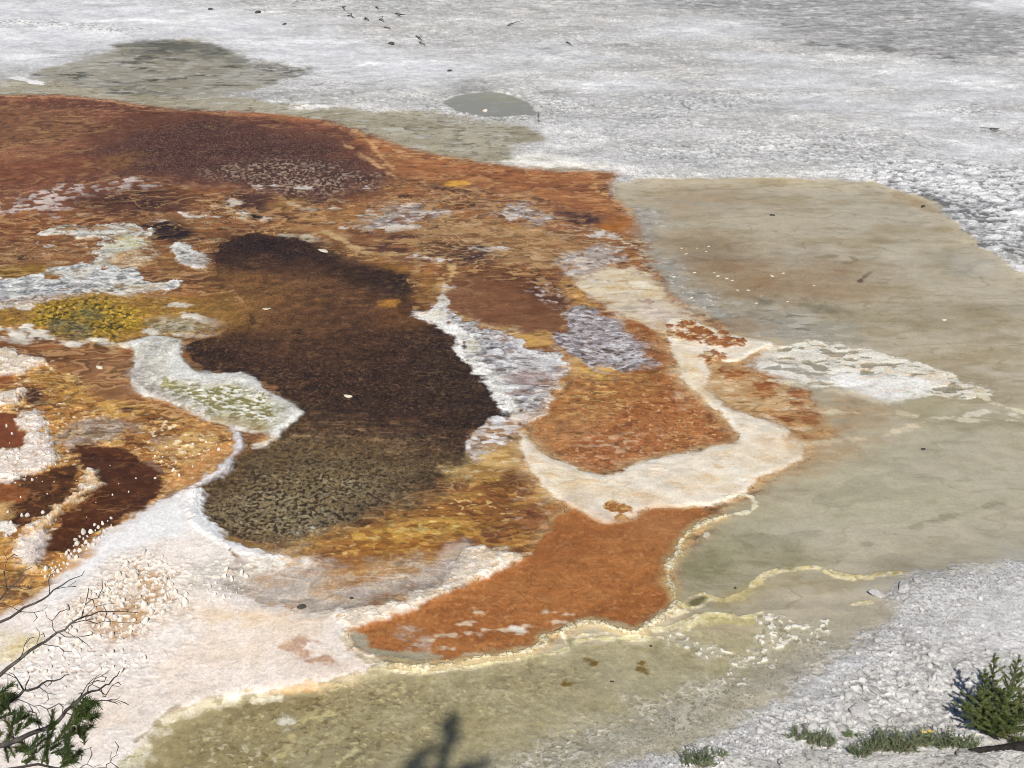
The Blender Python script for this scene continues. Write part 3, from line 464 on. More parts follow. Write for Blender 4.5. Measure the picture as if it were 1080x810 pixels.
L([(216, 508), (262, 478), (300, 456), (360, 452), (440, 470), (490, 480), (488, 494), (430, 516), (380, 512), (330, 496), (270, 506), (226, 526)], C(92, 66, 45), [('w', .05, .0, .3, C(48, 34, 26), .85, 1.5), ('w', .045, .3, .55, C(142, 112, 76), .75, 1.5)], soft=.55, amp=.35, ns=.6, op=.6)
L([(500, 370), (520, 398), (542, 430), (520, 444), (490, 452), (460, 430), (440, 400), (450, 370)], C(36, 25, 24), [('w', .05, .3, .6, C(84, 62, 50), .7, 1.5)], soft=.5, amp=.3, op=.6)
L([(228, 292), (262, 284), (320, 288), (360, 300), (340, 330), (300, 346), (262, 344), (238, 330)], C(124, 78, 46), [('f', .3, 0, .4, C(104, 62, 40), .7, 2.4)], soft=.5, amp=.3, op=.45)
# ------------------------------------------------------------------ yellow-brown ripple field below the dark pool
L([(318, 588), (350, 562), (400, 545), (440, 532), (480, 512), (500, 492), (520, 484), (550, 494), (578, 520), (602, 534), (606, 548), (590, 566), (560, 584), (500, 584), (470, 596), (420, 606), (370, 616), (340, 614)],
  C(158, 96, 46), [('f', .45, -.15, .35, C(134, 76, 40), .85, 2.2), ('f', .3, .15, .5, C(176, 128, 62), .6, 2.4), ('w', .10, .2, .5, C(190, 130, 66), .7, 2.8, .006), ('w', .06, .2, .5, C(100, 58, 34), .75, 2.6, -.006), ('w', .05, .45, .7, C(226, 188, 124), .7, 2.4)], soft=.12, amp=.18, ns=.3, wet=.3, reg='ochre_mat_ground', mic=.8)
L([(370, 578), (420, 556), (470, 552), (540, 560), (556, 574), (520, 580), (470, 578), (420, 590), (380, 600), (350, 606)], C(160, 92, 38), [('w', .12, 0, .35, C(122, 66, 30), .8, 2.8), ('w', .07, .15, .4, C(202, 144, 66), .8, 2.4)], soft=.12, amp=.15, op=.9)
L([(360, 562), (420, 552), (470, 548), (520, 552), (500, 560), (430, 562), (380, 570)], C(196, 142, 60), [('w', .08, 0, .3, C(142, 86, 40), .9, 2.8), ('w', .06, .25, .5, C(236, 200, 124), .8, 2.4)], soft=.08, amp=.12, op=.9)
L([(530, 496), (556, 500), (560, 510), (540, 514), (528, 506)], C(96, 52, 36), soft=.12, amp=.12, op=.85)
L([(512, 560), (530, 556), (536, 562), (520, 570), (508, 566)], C(126, 68, 50), soft=.08, amp=.08, op=.9)
L([(545, 522), (575, 524), (582, 540), (570, 556), (552, 548)], C(150, 92, 60), [('f', .09, 0, .3, C(86, 44, 30), .9, 1.6), ('f', .08, .15, .4, C(206, 178, 158), .9, 1.6)], soft=.12, amp=.15)
L([(560, 540), (600, 536), (620, 546), (600, 566), (576, 572), (562, 560)], C(120, 62, 36), [('f', .1, .1, .4, C(160, 92, 52), .8, 1.8)], soft=.15, amp=.15, op=.8)
L([(470, 500), (510, 474), (548, 466), (560, 486), (540, 494), (500, 504)], C(206, 166, 108), [('f', .12, 0, .35, C(180, 126, 62), .8, 2.6), ('f', .08, .2, .45, C(232, 210, 170), .8, 2.4)], soft=.12, amp=.15, op=.9)
# lavender grey flat under it
L([(255, 596), (300, 590), (350, 606), (400, 604), (450, 592), (480, 582), (486, 600), (465, 614), (430, 626), (380, 640), (330, 646), (280, 640), (240, 630), (230, 612)], C(188, 176, 166), [('f', .3, -.1, .4, C(178, 168, 164), .8, 2.5), ('f', .12, .1, .45, C(200, 160, 120), .7, 2.5), ('f', .08, .2, .5, C(222, 210, 196), .7, 2)], soft=.2, amp=.2, wet=.55, reg='lavender_flat_terrain', lev=-.02)
L([(340, 606), (390, 596), (440, 588), (474, 590), (450, 602), (420, 606), (380, 618), (350, 622)], C(184, 130, 82), [('f', .09, 0, .3, C(206, 178, 150), .9, 2.2), ('f', .07, .2, .45, C(150, 92, 48), .7, 2)], soft=.15, amp=.18, op=.85)
L([(250, 602), (300, 598), (320, 606), (290, 614), (262, 612)], C(190, 140, 100), [('f', .09, 0, .3, C(216, 200, 186), .9, 2.2)], soft=.15, amp=.15, op=.8)

# ------------------------------------------------------------------ white curved dam left of the dark pool
L([(130, 361), (150, 357), (170, 355), (190, 358), (194, 364), (190, 376), (197, 386), (212, 394), (226, 394), (250, 393), (268, 397), (280, 410), (300, 420), (318, 432), (320, 438), (310, 446), (300, 452), (296, 462), (286, 466), (278, 458), (264, 457), (236, 449), (214, 441), (194, 431), (170, 421), (150, 416), (137, 408), (134, 396), (142, 382), (142, 370)],
  C(208, 204, 190), [('f', .25, -.1, .4, C(220, 218, 208), .8, 2), ('w', .08, .15, .4, C(172, 162, 138), .7, 2), ('w', .07, .25, .5, C(238, 236, 228), .8, 1.8)], soft=.04, amp=.045, ns=.3, edge=(C(238, 237, 232), .05, .06, .9), reg='white_dam_terrain', lev=.05, lsoft=.10, bump=.01, mic=.7)
L([(136, 400), (142, 384), (150, 376), (156, 390), (160, 404), (180, 416), (210, 430), (240, 440), (234, 449), (190, 430), (150, 416)], C(174, 164, 156), [('w', .07, .05, .3, C(128, 112, 100), .85, 1.6), ('w', .06, .2, .4, C(220, 213, 206), .8, 1.5)], soft=.1, amp=.15, op=.9)
L([(170, 398), (200, 402), (240, 406), (270, 412), (300, 432), (296, 444), (270, 452), (240, 446), (200, 428), (176, 414)], C(204, 200, 172), [('w', .060, -.30, .0, C(134, 124, 70), .92, 2.4, -.006), ('w', .055, .15, .35, C(240, 239, 230), .9, 2.2, .006)], soft=.12, amp=.15)
L([(166, 396), (176, 400), (182, 410), (170, 408)], C(176, 164, 96), soft=.06, amp=.1, op=.8)
L([(216, 434), (250, 440), (280, 448), (276, 457), (250, 453), (226, 444)], C(176, 156, 116), [('f', .08, .1, .4, C(140, 100, 62), .8, 2)], soft=.1, amp=.1, op=.8)
L([(156, 368), (172, 362), (182, 366), (172, 384), (182, 396), (204, 402), (240, 402), (266, 404), (250, 398), (220, 397), (196, 390), (186, 378), (190, 364), (176, 358)], C(234, 233, 226), soft=.08, amp=.1, op=.9)
L([(148, 368), (165, 360), (168, 366), (152, 378)], C(200, 200, 196), [('f', .08, .1, .35, C(150, 150, 120), .8, 1.6)], soft=.08, amp=.1, op=.8)
L([(262, 456), (284, 455), (286, 466), (268, 466)], C(112, 66, 44), [('f', .1, .1, .4, C(160, 110, 70), .8, 2)], soft=.08, amp=.08)
L([(240, 449), (250, 452), (256, 460), (256, 470), (246, 482), (246, 492), (232, 500), (216, 512), (200, 524), (180, 530), (192, 512), (214, 500), (238, 482), (246, 472), (248, 460)], C(222, 216, 218), [('f', .1, .1, .4, C(186, 170, 170), .7, 1.8)], soft=.06, amp=.08, reg='white_dam_terrain', lev=.05, lsoft=.08, bump=.015)
L([(276, 464), (286, 466), (280, 470), (268, 472)], C(216, 208, 196), soft=.05, amp=.06)

# ------------------------------------------------------------------ brown pool mid right
L([(466, 322), (470, 308), (472, 294), (488, 284), (520, 283), (552, 292), (572, 306), (592, 318), (598, 332), (592, 346), (576, 352), (548, 350), (516, 344), (492, 334), (476, 328)],
  C(128, 76, 52), [('f', .5, -.1, .4, C(116, 64, 42), .8, 2.4), ('f', .2, .1, .5, C(148, 98, 72), .7, 3), ('f', .06, .2, .5, C(96, 56, 40), .5, 1.5)], soft=.08, amp=.1, wet=.5, mic=.4, reg='brown_pool_water', lev=-.02)
L([(470, 286), (500, 280), (540, 284), (570, 296), (550, 300), (510, 292), (480, 296)], C(122, 74, 50), [('f', .1, 0, .3, C(84, 46, 34), .8, 2.4), ('f', .09, .15, .4, C(180, 130, 86), .8, 2.4)], soft=.1, amp=.12)
L([(552, 296), (566, 292), (590, 304), (604, 322), (600, 340), (592, 330), (578, 318), (560, 308)], C(92, 54, 42), [('d', .12, .34, .8, C(196, 180, 178), .95, 1.5, .01), ('f', .1, .15, .4, C(150, 110, 96), .7, 2)], soft=.08, amp=.12)
L([(470, 326), (500, 336), (530, 345), (560, 352), (545, 358), (510, 350), (480, 340)], C(176, 130, 84), [('f', .1, 0, .3, C(140, 88, 54), .9, 2.4), ('f', .08, .15, .4, C(220, 196, 160), .9, 2)], soft=.1, amp=.12)
L([(540, 352), (580, 350), (590, 358), (570, 366), (545, 364)], C(204, 150, 80), [('f', .1, .1, .4, C(160, 100, 54), .8, 3)], soft=.08, amp=.1, op=.9)
# winding cream rim, dark pool's upper right
L([(478, 280), (476, 290), (472, 298), (458, 300), (462, 308), (470, 306)], C(208, 166, 112), line=.035, soft=.04, amp=.05)
L([(470, 304), (466, 312), (470, 318), (462, 326), (455, 330), (446, 332)], C(226, 218, 206), line=.05, soft=.05, amp=.08)
L([(440, 300), (460, 296), (466, 310), (450, 320), (436, 318)], C(150, 98, 48), [('f', .09, .1, .4, C(104, 62, 36), .8, 2)], soft=.1, amp=.1, op=.8)

# ------------------------------------------------------------------ silvery spill, right of the dark pool: bluish sky reflection painted over white crust
L([(442, 331), (452, 326), (472, 326), (490, 338), (520, 350), (545, 356), (562, 369), (592, 374), (604, 385), (592, 402), (580, 418), (582, 434), (570, 444), (548, 446), (541, 430), (524, 420), (521, 400), (504, 388), (490, 378), (492, 362), (480, 350), (464, 340), (446, 338)],
  C(176, 172, 172), [('f', .3, -.1, .35, C(158, 157, 164), .8, 2.2), ('w', .075, .05, .3, C(222, 221, 220), .85, 2.4, .006), ('w', .07, .22, .45, C(108, 94, 86), .85, 2.4), ('f', .15, .15, .4, C(160, 128, 118), .7, 2)], soft=.05, amp=.11, ns=.2, wet=.25, edge=(C(238, 237, 234), .03, .04, .7), reg='silver_spill_terrain', lev=.0, bump=.01)
L([(442, 331), (464, 338), (480, 350), (493, 363), (491, 378), (505, 388), (521, 397), (523, 414), (540, 424), (548, 440)], C(232, 230, 224), line=.07, soft=.07, amp=.08, ns=.2, op=.95, brk=(.2, -.6, -.2))
L([(448, 330), (466, 326), (470, 334), (456, 337)], C(226, 220, 202), soft=.06, amp=.08)
L([(494, 360), (506, 362), (508, 378), (496, 376)], C(190, 182, 140), [('f', .07, 0, .3, C(228, 224, 206), .9)], soft=.06, amp=.1, op=.8)
L([(534, 372), (560, 370), (590, 374), (600, 386), (570, 392), (540, 384)], C(216, 214, 214), [('f', .09, .0, .3, C(140, 128, 126), .8, 3)], soft=.12, amp=.15, op=.8)
L([(540, 390), (570, 392), (580, 400), (560, 410), (536, 402)], C(168, 142, 140), [('f', .09, .0, .3, C(206, 196, 192), .8, 2.4)], soft=.12, amp=.15, op=.8)
L([(502, 452), (518, 441), (540, 439), (562, 446), (552, 458), (530, 466), (514, 478), (500, 476), (496, 464)], C(206, 198, 194), [('w', .08, .0, .25, C(156, 110, 76), .88, 2.8), ('w', .07, .15, .35, C(234, 232, 230), .85, 2.4)], soft=.05, amp=.14, wet=.3, brk=(.2, -.5, -.1))
L([(516, 438), (536, 437), (532, 446), (520, 447)], C(226, 226, 226), soft=.04, amp=.06)
L([(496, 474), (506, 470), (508, 484), (496, 490)], C(206, 196, 190), [('f', .07, .0, .25, C(150, 106, 74), .8, 2)], soft=.06, amp=.1, op=.8)

# ------------------------------------------------------------------ orange pool, middle
L([(556, 456), (562, 468), (574, 477), (592, 486), (612, 495), (630, 498), (655, 497), (664, 489), (700, 480), (740, 472), (770, 468), (778, 460), (766, 445), (746, 426), (720, 406), (712, 390), (709, 372), (702, 358), (682, 346), (666, 335), (655, 340), (680, 365), (690, 384), (655, 392), (616, 392), (592, 412), (574, 440)],
  C(168, 94, 54), [('f', .5, -.1, .4, C(154, 82, 46), .8, 2), ('w', .08, .35, .65, C(192, 122, 76), .6, 2), ('w', .07, .2, .5, C(116, 58, 36), .7, 1.8), ('w', .05, .5, .75, C(224, 172, 126), .75, 1.8)], soft=.07, amp=.07, ns=.25, wet=.4, halo=(C(214, 176, 130), .12, .6), reg='orange_pool_water', lev=-.01, mic=.6, spk=(C(206, 142, 96), .08))
L([(600, 396), (650, 390), (690, 392), (680, 410), (640, 430), (600, 440), (570, 450), (578, 430)], C(172, 106, 58), [('w', .085, .05, .3, C(220, 172, 106), .9, 2.6), ('w', .07, .15, .4, C(128, 72, 40), .85, 2.4)], soft=.2, amp=.2, op=.95)
L([(600, 372), (650, 380), (660, 390), (640, 400), (610, 396), (596, 388)], C(218, 168, 92), [('f', .1, 0, .3, C(170, 110, 56), .9, 2.2), ('f', .09, .15, .35, C(184, 160, 150), .7, 2)], soft=.12, amp=.15, op=.9)
L([(556, 456), (574, 444), (610, 436), (640, 440), (600, 452), (580, 470), (566, 470)], C(188, 130, 84), soft=.2, amp=.15, op=.6)
L([(612, 462), (660, 455), (680, 464), (660, 482), (626, 484), (606, 474)], C(160, 86, 54), [('w', .07, .1, .35, C(230, 192, 158), .9, 2.2)], soft=.2, amp=.2, op=.7)
L([(664, 380), (700, 384), (712, 396), (690, 410), (664, 404)], C(132, 72, 36), [('f', .1, .1, .4, C(170, 100, 54), .8, 2)], soft=.25, amp=.2, op=.75)
# thin water film, its sky reflection painted in as lavender
L([(596, 326), (608, 320), (630, 330), (652, 342), (668, 352), (684, 366), (694, 378), (682, 388), (660, 392), (636, 388), (612, 380), (592, 370), (584, 354), (600, 344)],
  C(156, 146, 148), [('f', .3, -.1, .4, C(146, 134, 140), .8, 2), ('w', .07, .1, .35, C(208, 203, 206), .85, 2.4), ('w', .07, .2, .42, C(106, 80, 70), .85, 2.4)], soft=.06, amp=.15, ns=.25, wet=.3, reg='sky_tint_film_terrain', mic=.7)
L([(640, 355), (668, 354), (690, 372), (680, 386), (650, 386), (632, 376)], C(172, 163, 166), [('w', .075, 0, .28, C(96, 70, 60), .9, 2.2), ('w', .065, .15, .35, C(222, 218, 219), .85, 2)], soft=.12, amp=.15, op=.85)
L([(622, 362), (640, 370), (656, 374)], C(90, 66, 56), line=.025, soft=.04, amp=.05, op=.8)
L([(655, 338), (668, 340), (690, 356), (704, 372), (706, 388), (690, 384), (678, 366)], C(146, 84, 52), [('f', .09, .1, .4, C(180, 124, 88), .7, 2)], soft=.1, amp=.1)
# cream apron round it
L([(702, 337), (716, 333), (746, 343), (776, 356), (806, 358), (818, 362), (798, 370), (778, 384), (752, 376), (742, 384), (752, 396), (742, 408), (762, 428), (802, 440), (832, 452), (850, 468), (850, 482), (830, 492), (800, 502), (792, 516), (766, 530), (722, 535), (684, 534), (662, 548), (646, 556), (630, 550), (612, 540), (598, 532), (578, 518), (560, 500), (552, 484), (548, 464), (552, 456), (562, 470), (574, 479), (592, 488), (612, 497), (630, 500), (656, 499), (666, 490), (702, 482), (742, 474), (772, 470), (781, 461), (768, 444), (748, 425), (723, 405), (715, 389), (712, 372), (704, 356)],
  C(240, 227, 208), [('f', .5, -.1, .5, C(230, 211, 184), .7, 2.2), ('f', .12, .15, .6, C(246, 239, 226), .6, 2), ('f', .16, .3, .6, C(218, 174, 128), .6, 2.2)], soft=.05, amp=.045, ns=.3, wet=.2, mic=.3, edge=(C(246, 240, 226), .04, .05, .6), halo=(C(206, 170, 126), .16, .6), reg='cream_apron_terrain', lev=.025, lsoft=.06)
L([(560, 490), (600, 505), (640, 515), (600, 522), (580, 512)], C(232, 214, 180), [('f', .1, .1, .4, C(214, 176, 112), .7, 3)], soft=.15, amp=.12, op=.7)
L([(712, 372), (716, 396), (732, 412), (760, 430), (752, 412), (738, 396), (730, 372)], C(226, 204, 172), [('f', .12, .1, .4, C(210, 170, 104), .6, 1.5)], soft=.1, amp=.1, op=.7)
L([(640, 545), (655, 538), (668, 545), (660, 552), (648, 552)], C(228, 216, 196), line=.03, soft=.05, amp=.05)
for p in ([(630, 534), (650, 528), (668, 536), (664, 542), (645, 541)], [(646, 545), (656, 543), (660, 549), (650, 552)]):
    L(p, C(160, 92, 46), [('f', .06, .0, .3, C(208, 160, 100), .9)], soft=.03, amp=.07, ns=.12)
L([(630, 534), (650, 552), (668, 556), (674, 552), (668, 540)], C(222, 214, 200), line=.025, soft=.05, amp=.05, op=.8)
for (px, py, w_, h_) in [(590, 508, 26, 5), (650, 522, 30, 4), (720, 505, 30, 5), (790, 480, 30, 5), (820, 470, 20, 4), (745, 520, 24, 4), (566, 482, 8, 8), (720, 420, 10, 10), (708, 362, 6, 10), (730, 360, 10, 4), (760, 450, 14, 6), (690, 528, 22, 3)]:
    L([(px - w_, py), (px - w_ * .3, py - h_), (px + w_, py - h_ * .3), (px + w_ * .3, py + h_)], C(224, 184, 142), [('f', .1, .0, .35, C(238, 222, 200), .7, 2.4)], soft=.14, amp=.22, ns=.3, op=.65, brk=(.25, -.3, .2, 1.8))
# rust clusters on the apron
for p, o in (([(706, 341), (726, 337), (746, 343), (764, 353), (786, 360), (776, 366), (746, 366), (724, 359), (708, 358)], 1.0), ([(744, 366), (762, 370), (766, 380), (748, 386), (738, 378)], .95), ([(768, 360), (786, 360), (780, 366)], .9)):
    L(p, C(156, 84, 46), [('w', .07, .2, .45, C(224, 186, 142), .9, 2.0), ('f', .06, .2, .4, C(110, 52, 28), .8, 1.5)], soft=.04, amp=.12, ns=.15, op=o, brk=(.15, -.6, -.1), bump=.01)
L([(742, 390), (770, 386), (800, 398), (830, 408), (856, 420), (874, 440), (874, 462), (860, 474), (846, 466), (830, 452), (800, 440), (764, 428), (744, 410)], C(200, 160, 118), [('f', .3, -.1, .35, C(188, 136, 90), .8, 3), ('f', .12, .1, .4, C(170, 108, 64), .7, 3), ('f', .09, .2, .45, C(226, 200, 168), .7, 2.8)], soft=.1, amp=.12, reg='tan_streak_terrain', wet=.35)
for p in ([(752, 390), (780, 392), (796, 398), (780, 402), (758, 398)], [(790, 404), (810, 404), (820, 414), (808, 421), (790, 414)], [(828, 412), (846, 414), (852, 420), (838, 420)], [(832, 422), (856, 426), (869, 436), (866, 448), (846, 450), (834, 440), (842, 432)], [(848, 454), (866, 452), (874, 462), (868, 472), (852, 466)], [(812, 436), (836, 442), (848, 450), (830, 448)]):
    L(p, C(154, 82, 46), [('f', .09, .1, .4, C(190, 124, 78), .8, 2.4), ('f', .07, .2, .4, C(120, 56, 30), .7, 2)], soft=.07, amp=.13, ns=.2, brk=(.2, -.5, -.1, 2))
L([(860, 420), (900, 420), (940, 432), (930, 446), (890, 462), (870, 470), (874, 448)], C(176, 142, 106), [('f', .16, .0, .4, C(166, 150, 124), .8, 2.4), ('f', .09, .2, .5, C(150, 108, 70), .6, 2)], soft=.2, amp=.2, op=.85)
for ln in ([(790, 398), (830, 404), (870, 412), (900, 414), (930, 424)], [(850, 468), (890, 464), (930, 460), (960, 452), (980, 448)], [(850, 430), (880, 436), (905, 436)]):
    L(ln, C(224, 206, 176), line=.025, soft=.05, amp=.08, op=.75)
L([(846, 478), (876, 470), (920, 466), (900, 482), (860, 496), (820, 504), (800, 510), (830, 492)], C(176, 140, 102), [('f', .12, 0, .4, C(196, 170, 136), .8, 2.4)], soft=.15, amp=.15, op=.75)

# ------------------------------------------------------------------ large orange pool, bottom
L([(366, 672), (376, 656), (400, 642), (440, 632), (480, 622), (502, 612), (532, 600), (560, 584), (575, 568), (590, 545), (604, 535), (622, 548), (646, 556), (664, 548), (686, 536), (722, 537), (744, 538), (738, 553), (722, 565), (716, 580), (704, 598), (710, 620), (716, 634), (692, 650), (670, 662), (648, 658), (622, 650), (602, 658), (576, 668), (571, 680), (534, 688), (500, 692), (450, 697), (404, 692), (380, 682)],
  C(172, 98, 54), [('f', .7, -.2, .4, C(156, 84, 44), .85, 2), ('f', .18, .1, .5, C(180, 108, 62), .6, 2), ('w', .05, .2, .6, C(138, 74, 42), .5, 1.5), ('w', .045, .35, .7, C(198, 130, 84), .5, 1.5)], soft=.05, amp=.05, ns=.25, wet=.5, halo=(C(214, 178, 132), .12, .6), reg='rust_orange_pool_water', lev=-.01, mic=.35, spk=(C(198, 126, 78), .06))
L([(560, 584), (590, 548), (604, 536), (640, 556), (660, 570), (640, 600), (600, 610), (560, 600)], C(146, 76, 40), [('f', .09, .1, .4, C(168, 96, 54), .7, 1.6)], soft=.3, amp=.25, op=.6)
L([(660, 548), (690, 537), (740, 540), (720, 565), (690, 570), (665, 562)], C(164, 104, 68), soft=.2, amp=.15, op=.6)
L([(363, 673), (374, 664), (392, 680), (430, 689), (470, 690), (462, 699), (420, 701), (388, 696)], C(164, 154, 128), [('f', .2, .1, .4, C(178, 170, 150), .6, 2)], soft=.04, amp=.05, wet=.5)
L([(422, 664), (432, 660), (440, 670), (450, 680), (438, 682), (428, 676)], C(196, 180, 168), [('f', .06, -.1, .25, C(168, 104, 62), .9, 2)], soft=.08, amp=.1, op=.8)
for (px, py, w_) in [(530, 664, 18), (497, 656, 6), (470, 670, 9), (500, 668, 8), (490, 658, 5), (448, 675, 7), (556, 660, 5), (590, 656, 6), (505, 646, 4), (497, 642, 3), (580, 645, 5), (498, 690, 10), (470, 684, 8), (552, 668, 6), (600, 648, 4)]:
    L([(px - w_, py + .6), (px - w_ * .2, py - .4), (px + w_, py + .2)], C(220, 196, 170), line=.011 + .0006 * w_, soft=.022, amp=.02, ns=.1, op=.85)
L([(540, 662), (548, 664), (556, 666)], C(240, 232, 218), line=.02, soft=.03, amp=.02)
# white arm
L([(300, 662), (340, 650), (372, 640), (402, 634), (432, 630), (460, 620), (474, 602), (484, 578), (494, 570), (510, 580), (534, 580), (552, 582), (556, 590), (530, 600), (504, 610), (482, 622), (444, 640), (402, 652), (378, 662), (362, 676), (390, 700), (420, 704), (380, 714), (340, 700), (300, 690)],
  C(228, 210, 192), [('f', .25, -.1, .35, C(222, 196, 164), .7, 2), ('f', .09, .08, .35, C(240, 230, 218), .8, 1.6, .012), ('f', .08, .2, .45, C(196, 154, 116), .7, 1.5, -.008)], soft=.06, amp=.09, ns=.25, reg='white_arm_terrain', lev=.03, lsoft=.08, bump=.012)
L([(452, 606), (474, 590), (486, 574), (496, 572), (500, 584), (480, 600), (462, 616)], C(206, 192, 184), soft=.1, amp=.1, op=.7)
# bottom cream rims
RIMC = C(224, 208, 172)
RIMT = [('c', .045, .04, .22, C(150, 134, 92), .8, 1.0, -.008), ('f', .05, .1, .4, C(240, 233, 210), .8), ('f', .06, .2, .45, C(176, 150, 96), .7)]
rimA = [(372, 712), (384, 705), (404, 700), (424, 701), (444, 704), (470, 702), (492, 697), (516, 692), (545, 690), (564, 684), (574, 678), (574, 670), (590, 668), (606, 660), (620, 656), (636, 658), (650, 663), (670, 667), (690, 656), (702, 648), (716, 638), (710, 624), (704, 608), (704, 596), (714, 584), (716, 572), (726, 562), (738, 554), (752, 548), (766, 544)]
L(rimA, RIMC, RIMT, line=.024, soft=.018, amp=.035, ns=.16, halo=(C(206, 176, 122), .07, .7), reg='cream_rim_terrain', lev=.03, lsoft=.09, bump=.010, mic=.6)
L([(744, 552), (752, 548), (766, 544), (786, 542), (797, 534), (796, 526), (788, 522), (770, 522), (762, 526)], C(226, 216, 186), line=.020, soft=.015, amp=.03, ns=.12, reg='cream_rim_terrain', bump=.008)
L([(737, 567), (744, 569), (751, 563), (745, 560)], C(232, 224, 204), soft=.02, amp=.05, ns=.1)
for ln, w_, cc in (([(400, 706), (440, 710), (480, 706), (530, 698), (570, 692), (598, 686), (606, 676), (640, 673), (690, 674), (716, 668), (728, 660), (742, 648), (760, 648), (790, 652), (804, 646)], .020, C(218, 206, 160)),
               ([(594, 670), (600, 684)], .018, RIMC), ([(606, 674), (616, 668), (640, 668)], .015, RIMC),
               ([(690, 664), (704, 664), (724, 656), (734, 648)], .022, C(212, 200, 158)),
               ([(722, 634), (730, 628), (742, 626), (748, 632), (738, 640), (724, 642), (720, 638), (722, 634)], .022, C(214, 198, 140)),
               ([(748, 630), (760, 633), (776, 630), (786, 626), (796, 616), (806, 606), (820, 602), (836, 600), (852, 598), (870, 600), (884, 604), (900, 610), (916, 608)], .03, C(216, 198, 146)),
               ([(870, 602), (880, 608), (900, 611)], .02, C(232, 216, 160)),
               ([(724, 644), (704, 650), (716, 642)], .02, RIMC), ([(900, 637), (920, 635)], .014, C(222, 206, 160)), ([(916, 608), (940, 604), (956, 604)], .016, C(196, 176, 120))):
    L(ln, cc, RIMT[1:], line=w_, soft=.018, amp=.022, ns=.15, reg='cream_rim_terrain', bump=.006)
L([(726, 634), (742, 629), (744, 634), (728, 640)], C(116, 106, 66), soft=.03, amp=.03, wet=.5)
L([(744, 650), (764, 652), (796, 654), (790, 660), (760, 658), (740, 658)], C(190, 176, 116), [('f', .06, 0, .3, C(216, 204, 156), .9, 1)], soft=.06, amp=.06, op=.8)
L([(760, 628), (786, 622), (812, 604), (850, 600), (800, 625), (780, 640), (760, 640)], C(172, 152, 98), soft=.1, amp=.1, op=.5)
L([(716, 600), (740, 590), (760, 600), (745, 622), (718, 622)], C(124, 118, 84), [('f', .1, .1, .4, C(150, 142, 106), .7, 2)], soft=.15, amp=.12, op=.75)
L([(718, 575), (740, 560), (760, 556), (750, 580), (722, 595)], C(128, 112, 82), soft=.12, amp=.12, op=.5)
L([(596, 672), (608, 672), (606, 684), (598, 684)], C(150, 142, 110), soft=.03, amp=.03)
for ln in ([(820, 608), (850, 585), (860, 590)], [(780, 590), (830, 600)], [(760, 560), (775, 566), (790, 576)], [(880, 595), (900, 580), (990, 545), (1060, 530)]):
    L(ln, C(120, 110, 78), line=.012, soft=.04, amp=.08, op=.4)

# ------------------------------------------------------------------ olive pool, bottom
L([(120, 830), (146, 786), (170, 760), (200, 746), (236, 735), (290, 729), (336, 722), (372, 714), (400, 707), (440, 711), (482, 707), (532, 699), (576, 693), (602, 688), (612, 679), (642, 676), (690, 678), (720, 672), (740, 660), (770, 664), (800, 668), (850, 690), (800, 712), (720, 742), (650, 770), (590, 800), (540, 830)],
  C(172, 161, 126), [('f', .6, -.2, .5, C(174, 163, 130), .7, 1.8), ('f', .25, .0, .6, C(154, 138, 98), .55, 1.8), ('f', .10, .2, .7, C(184, 174, 142), .4, 1.6)], soft=.06, amp=.07, wet=.55, reg='olive_pool_water', lev=-.04, mic=.3, spk=(C(118, 104, 72), .08))
L([(150, 790), (172, 762), (204, 748), (250, 738), (300, 733), (360, 724), (392, 716), (360, 742), (316, 752), (310, 780), (290, 830), (130, 830)], C(162, 146, 104), [('f', .25, 0, .4, C(150, 132, 88), .7, 1.6), ('f', .06, .15, .45, C(178, 162, 116), .6, 1.4)], soft=.08, amp=.12, op=.9, spk=(C(196, 184, 140), .12))
L([(220, 742), (300, 733), (352, 740), (330, 752), (300, 756), (262, 752), (236, 758)], C(122, 102, 64), [('f', .07, .05, .35, C(176, 158, 112), .8, 1.4)], soft=.1, amp=.12, op=.7)
L([(316, 738), (352, 730), (360, 738), (330, 748), (316, 756)], C(128, 100, 62), [('f', .06, .05, .35, C(166, 140, 92), .8, 1.4)], soft=.06, amp=.08, op=.9)
# popcorn dots in the olive pool
for p, cc, f_ in (([(215, 785), (240, 778), (270, 782), (290, 790), (310, 800), (330, 830), (240, 830), (225, 800)], C(228, 222, 194), .55), ([(250, 752), (300, 745), (312, 760), (300, 772), (260, 772)], C(214, 200, 150), .3), ([(380, 720), (440, 724), (460, 740), (420, 756), (370, 750), (330, 768), (320, 760), (350, 740)], C(206, 184, 132), .75), ([(470, 740), (520, 724), (560, 730), (576, 752), (540, 762), (490, 748)], C(206, 196, 156), .6), ([(580, 704), (620, 700), (640, 720), (600, 734), (540, 726)], C(196, 182, 140), .55), ([(340, 760), (420, 760), (480, 770), (440, 800), (330, 810)], C(196, 186, 140), .4)):
    L(p, None); L(p, C(150, 134, 94), [('w', .05, .45 - .4 * f_, .75 - .4 * f_, cc, .9, 1.6, .006), ('w', .045, .25, .5, C(100, 82, 50), .75, 1.6, -.005)], soft=.25, amp=.25, op=.85)
L([(292, 757), (312, 754), (316, 762), (300, 770), (290, 766)], C(226, 220, 200), [('f', .05, .0, .25, C(160, 146, 106), .8)], soft=.05, amp=.08, op=.9)
L([(330, 752), (345, 756), (360, 748), (352, 756), (318, 758), (312, 768), (310, 785), (300, 795)], C(206, 190, 136), line=.02, soft=.04, amp=.05, op=.8)
L([(480, 760), (560, 746), (660, 730), (720, 712), (700, 736), (620, 760), (540, 778), (480, 790)], C(168, 158, 124), [('f', .3, 0, .4, C(160, 146, 104), .7, 2)], soft=.2, amp=.2, op=.8)
L([(600, 715), (680, 708), (760, 712), (720, 730), (660, 736), (610, 728)], C(172, 164, 138), soft=.25, amp=.2, op=.7)
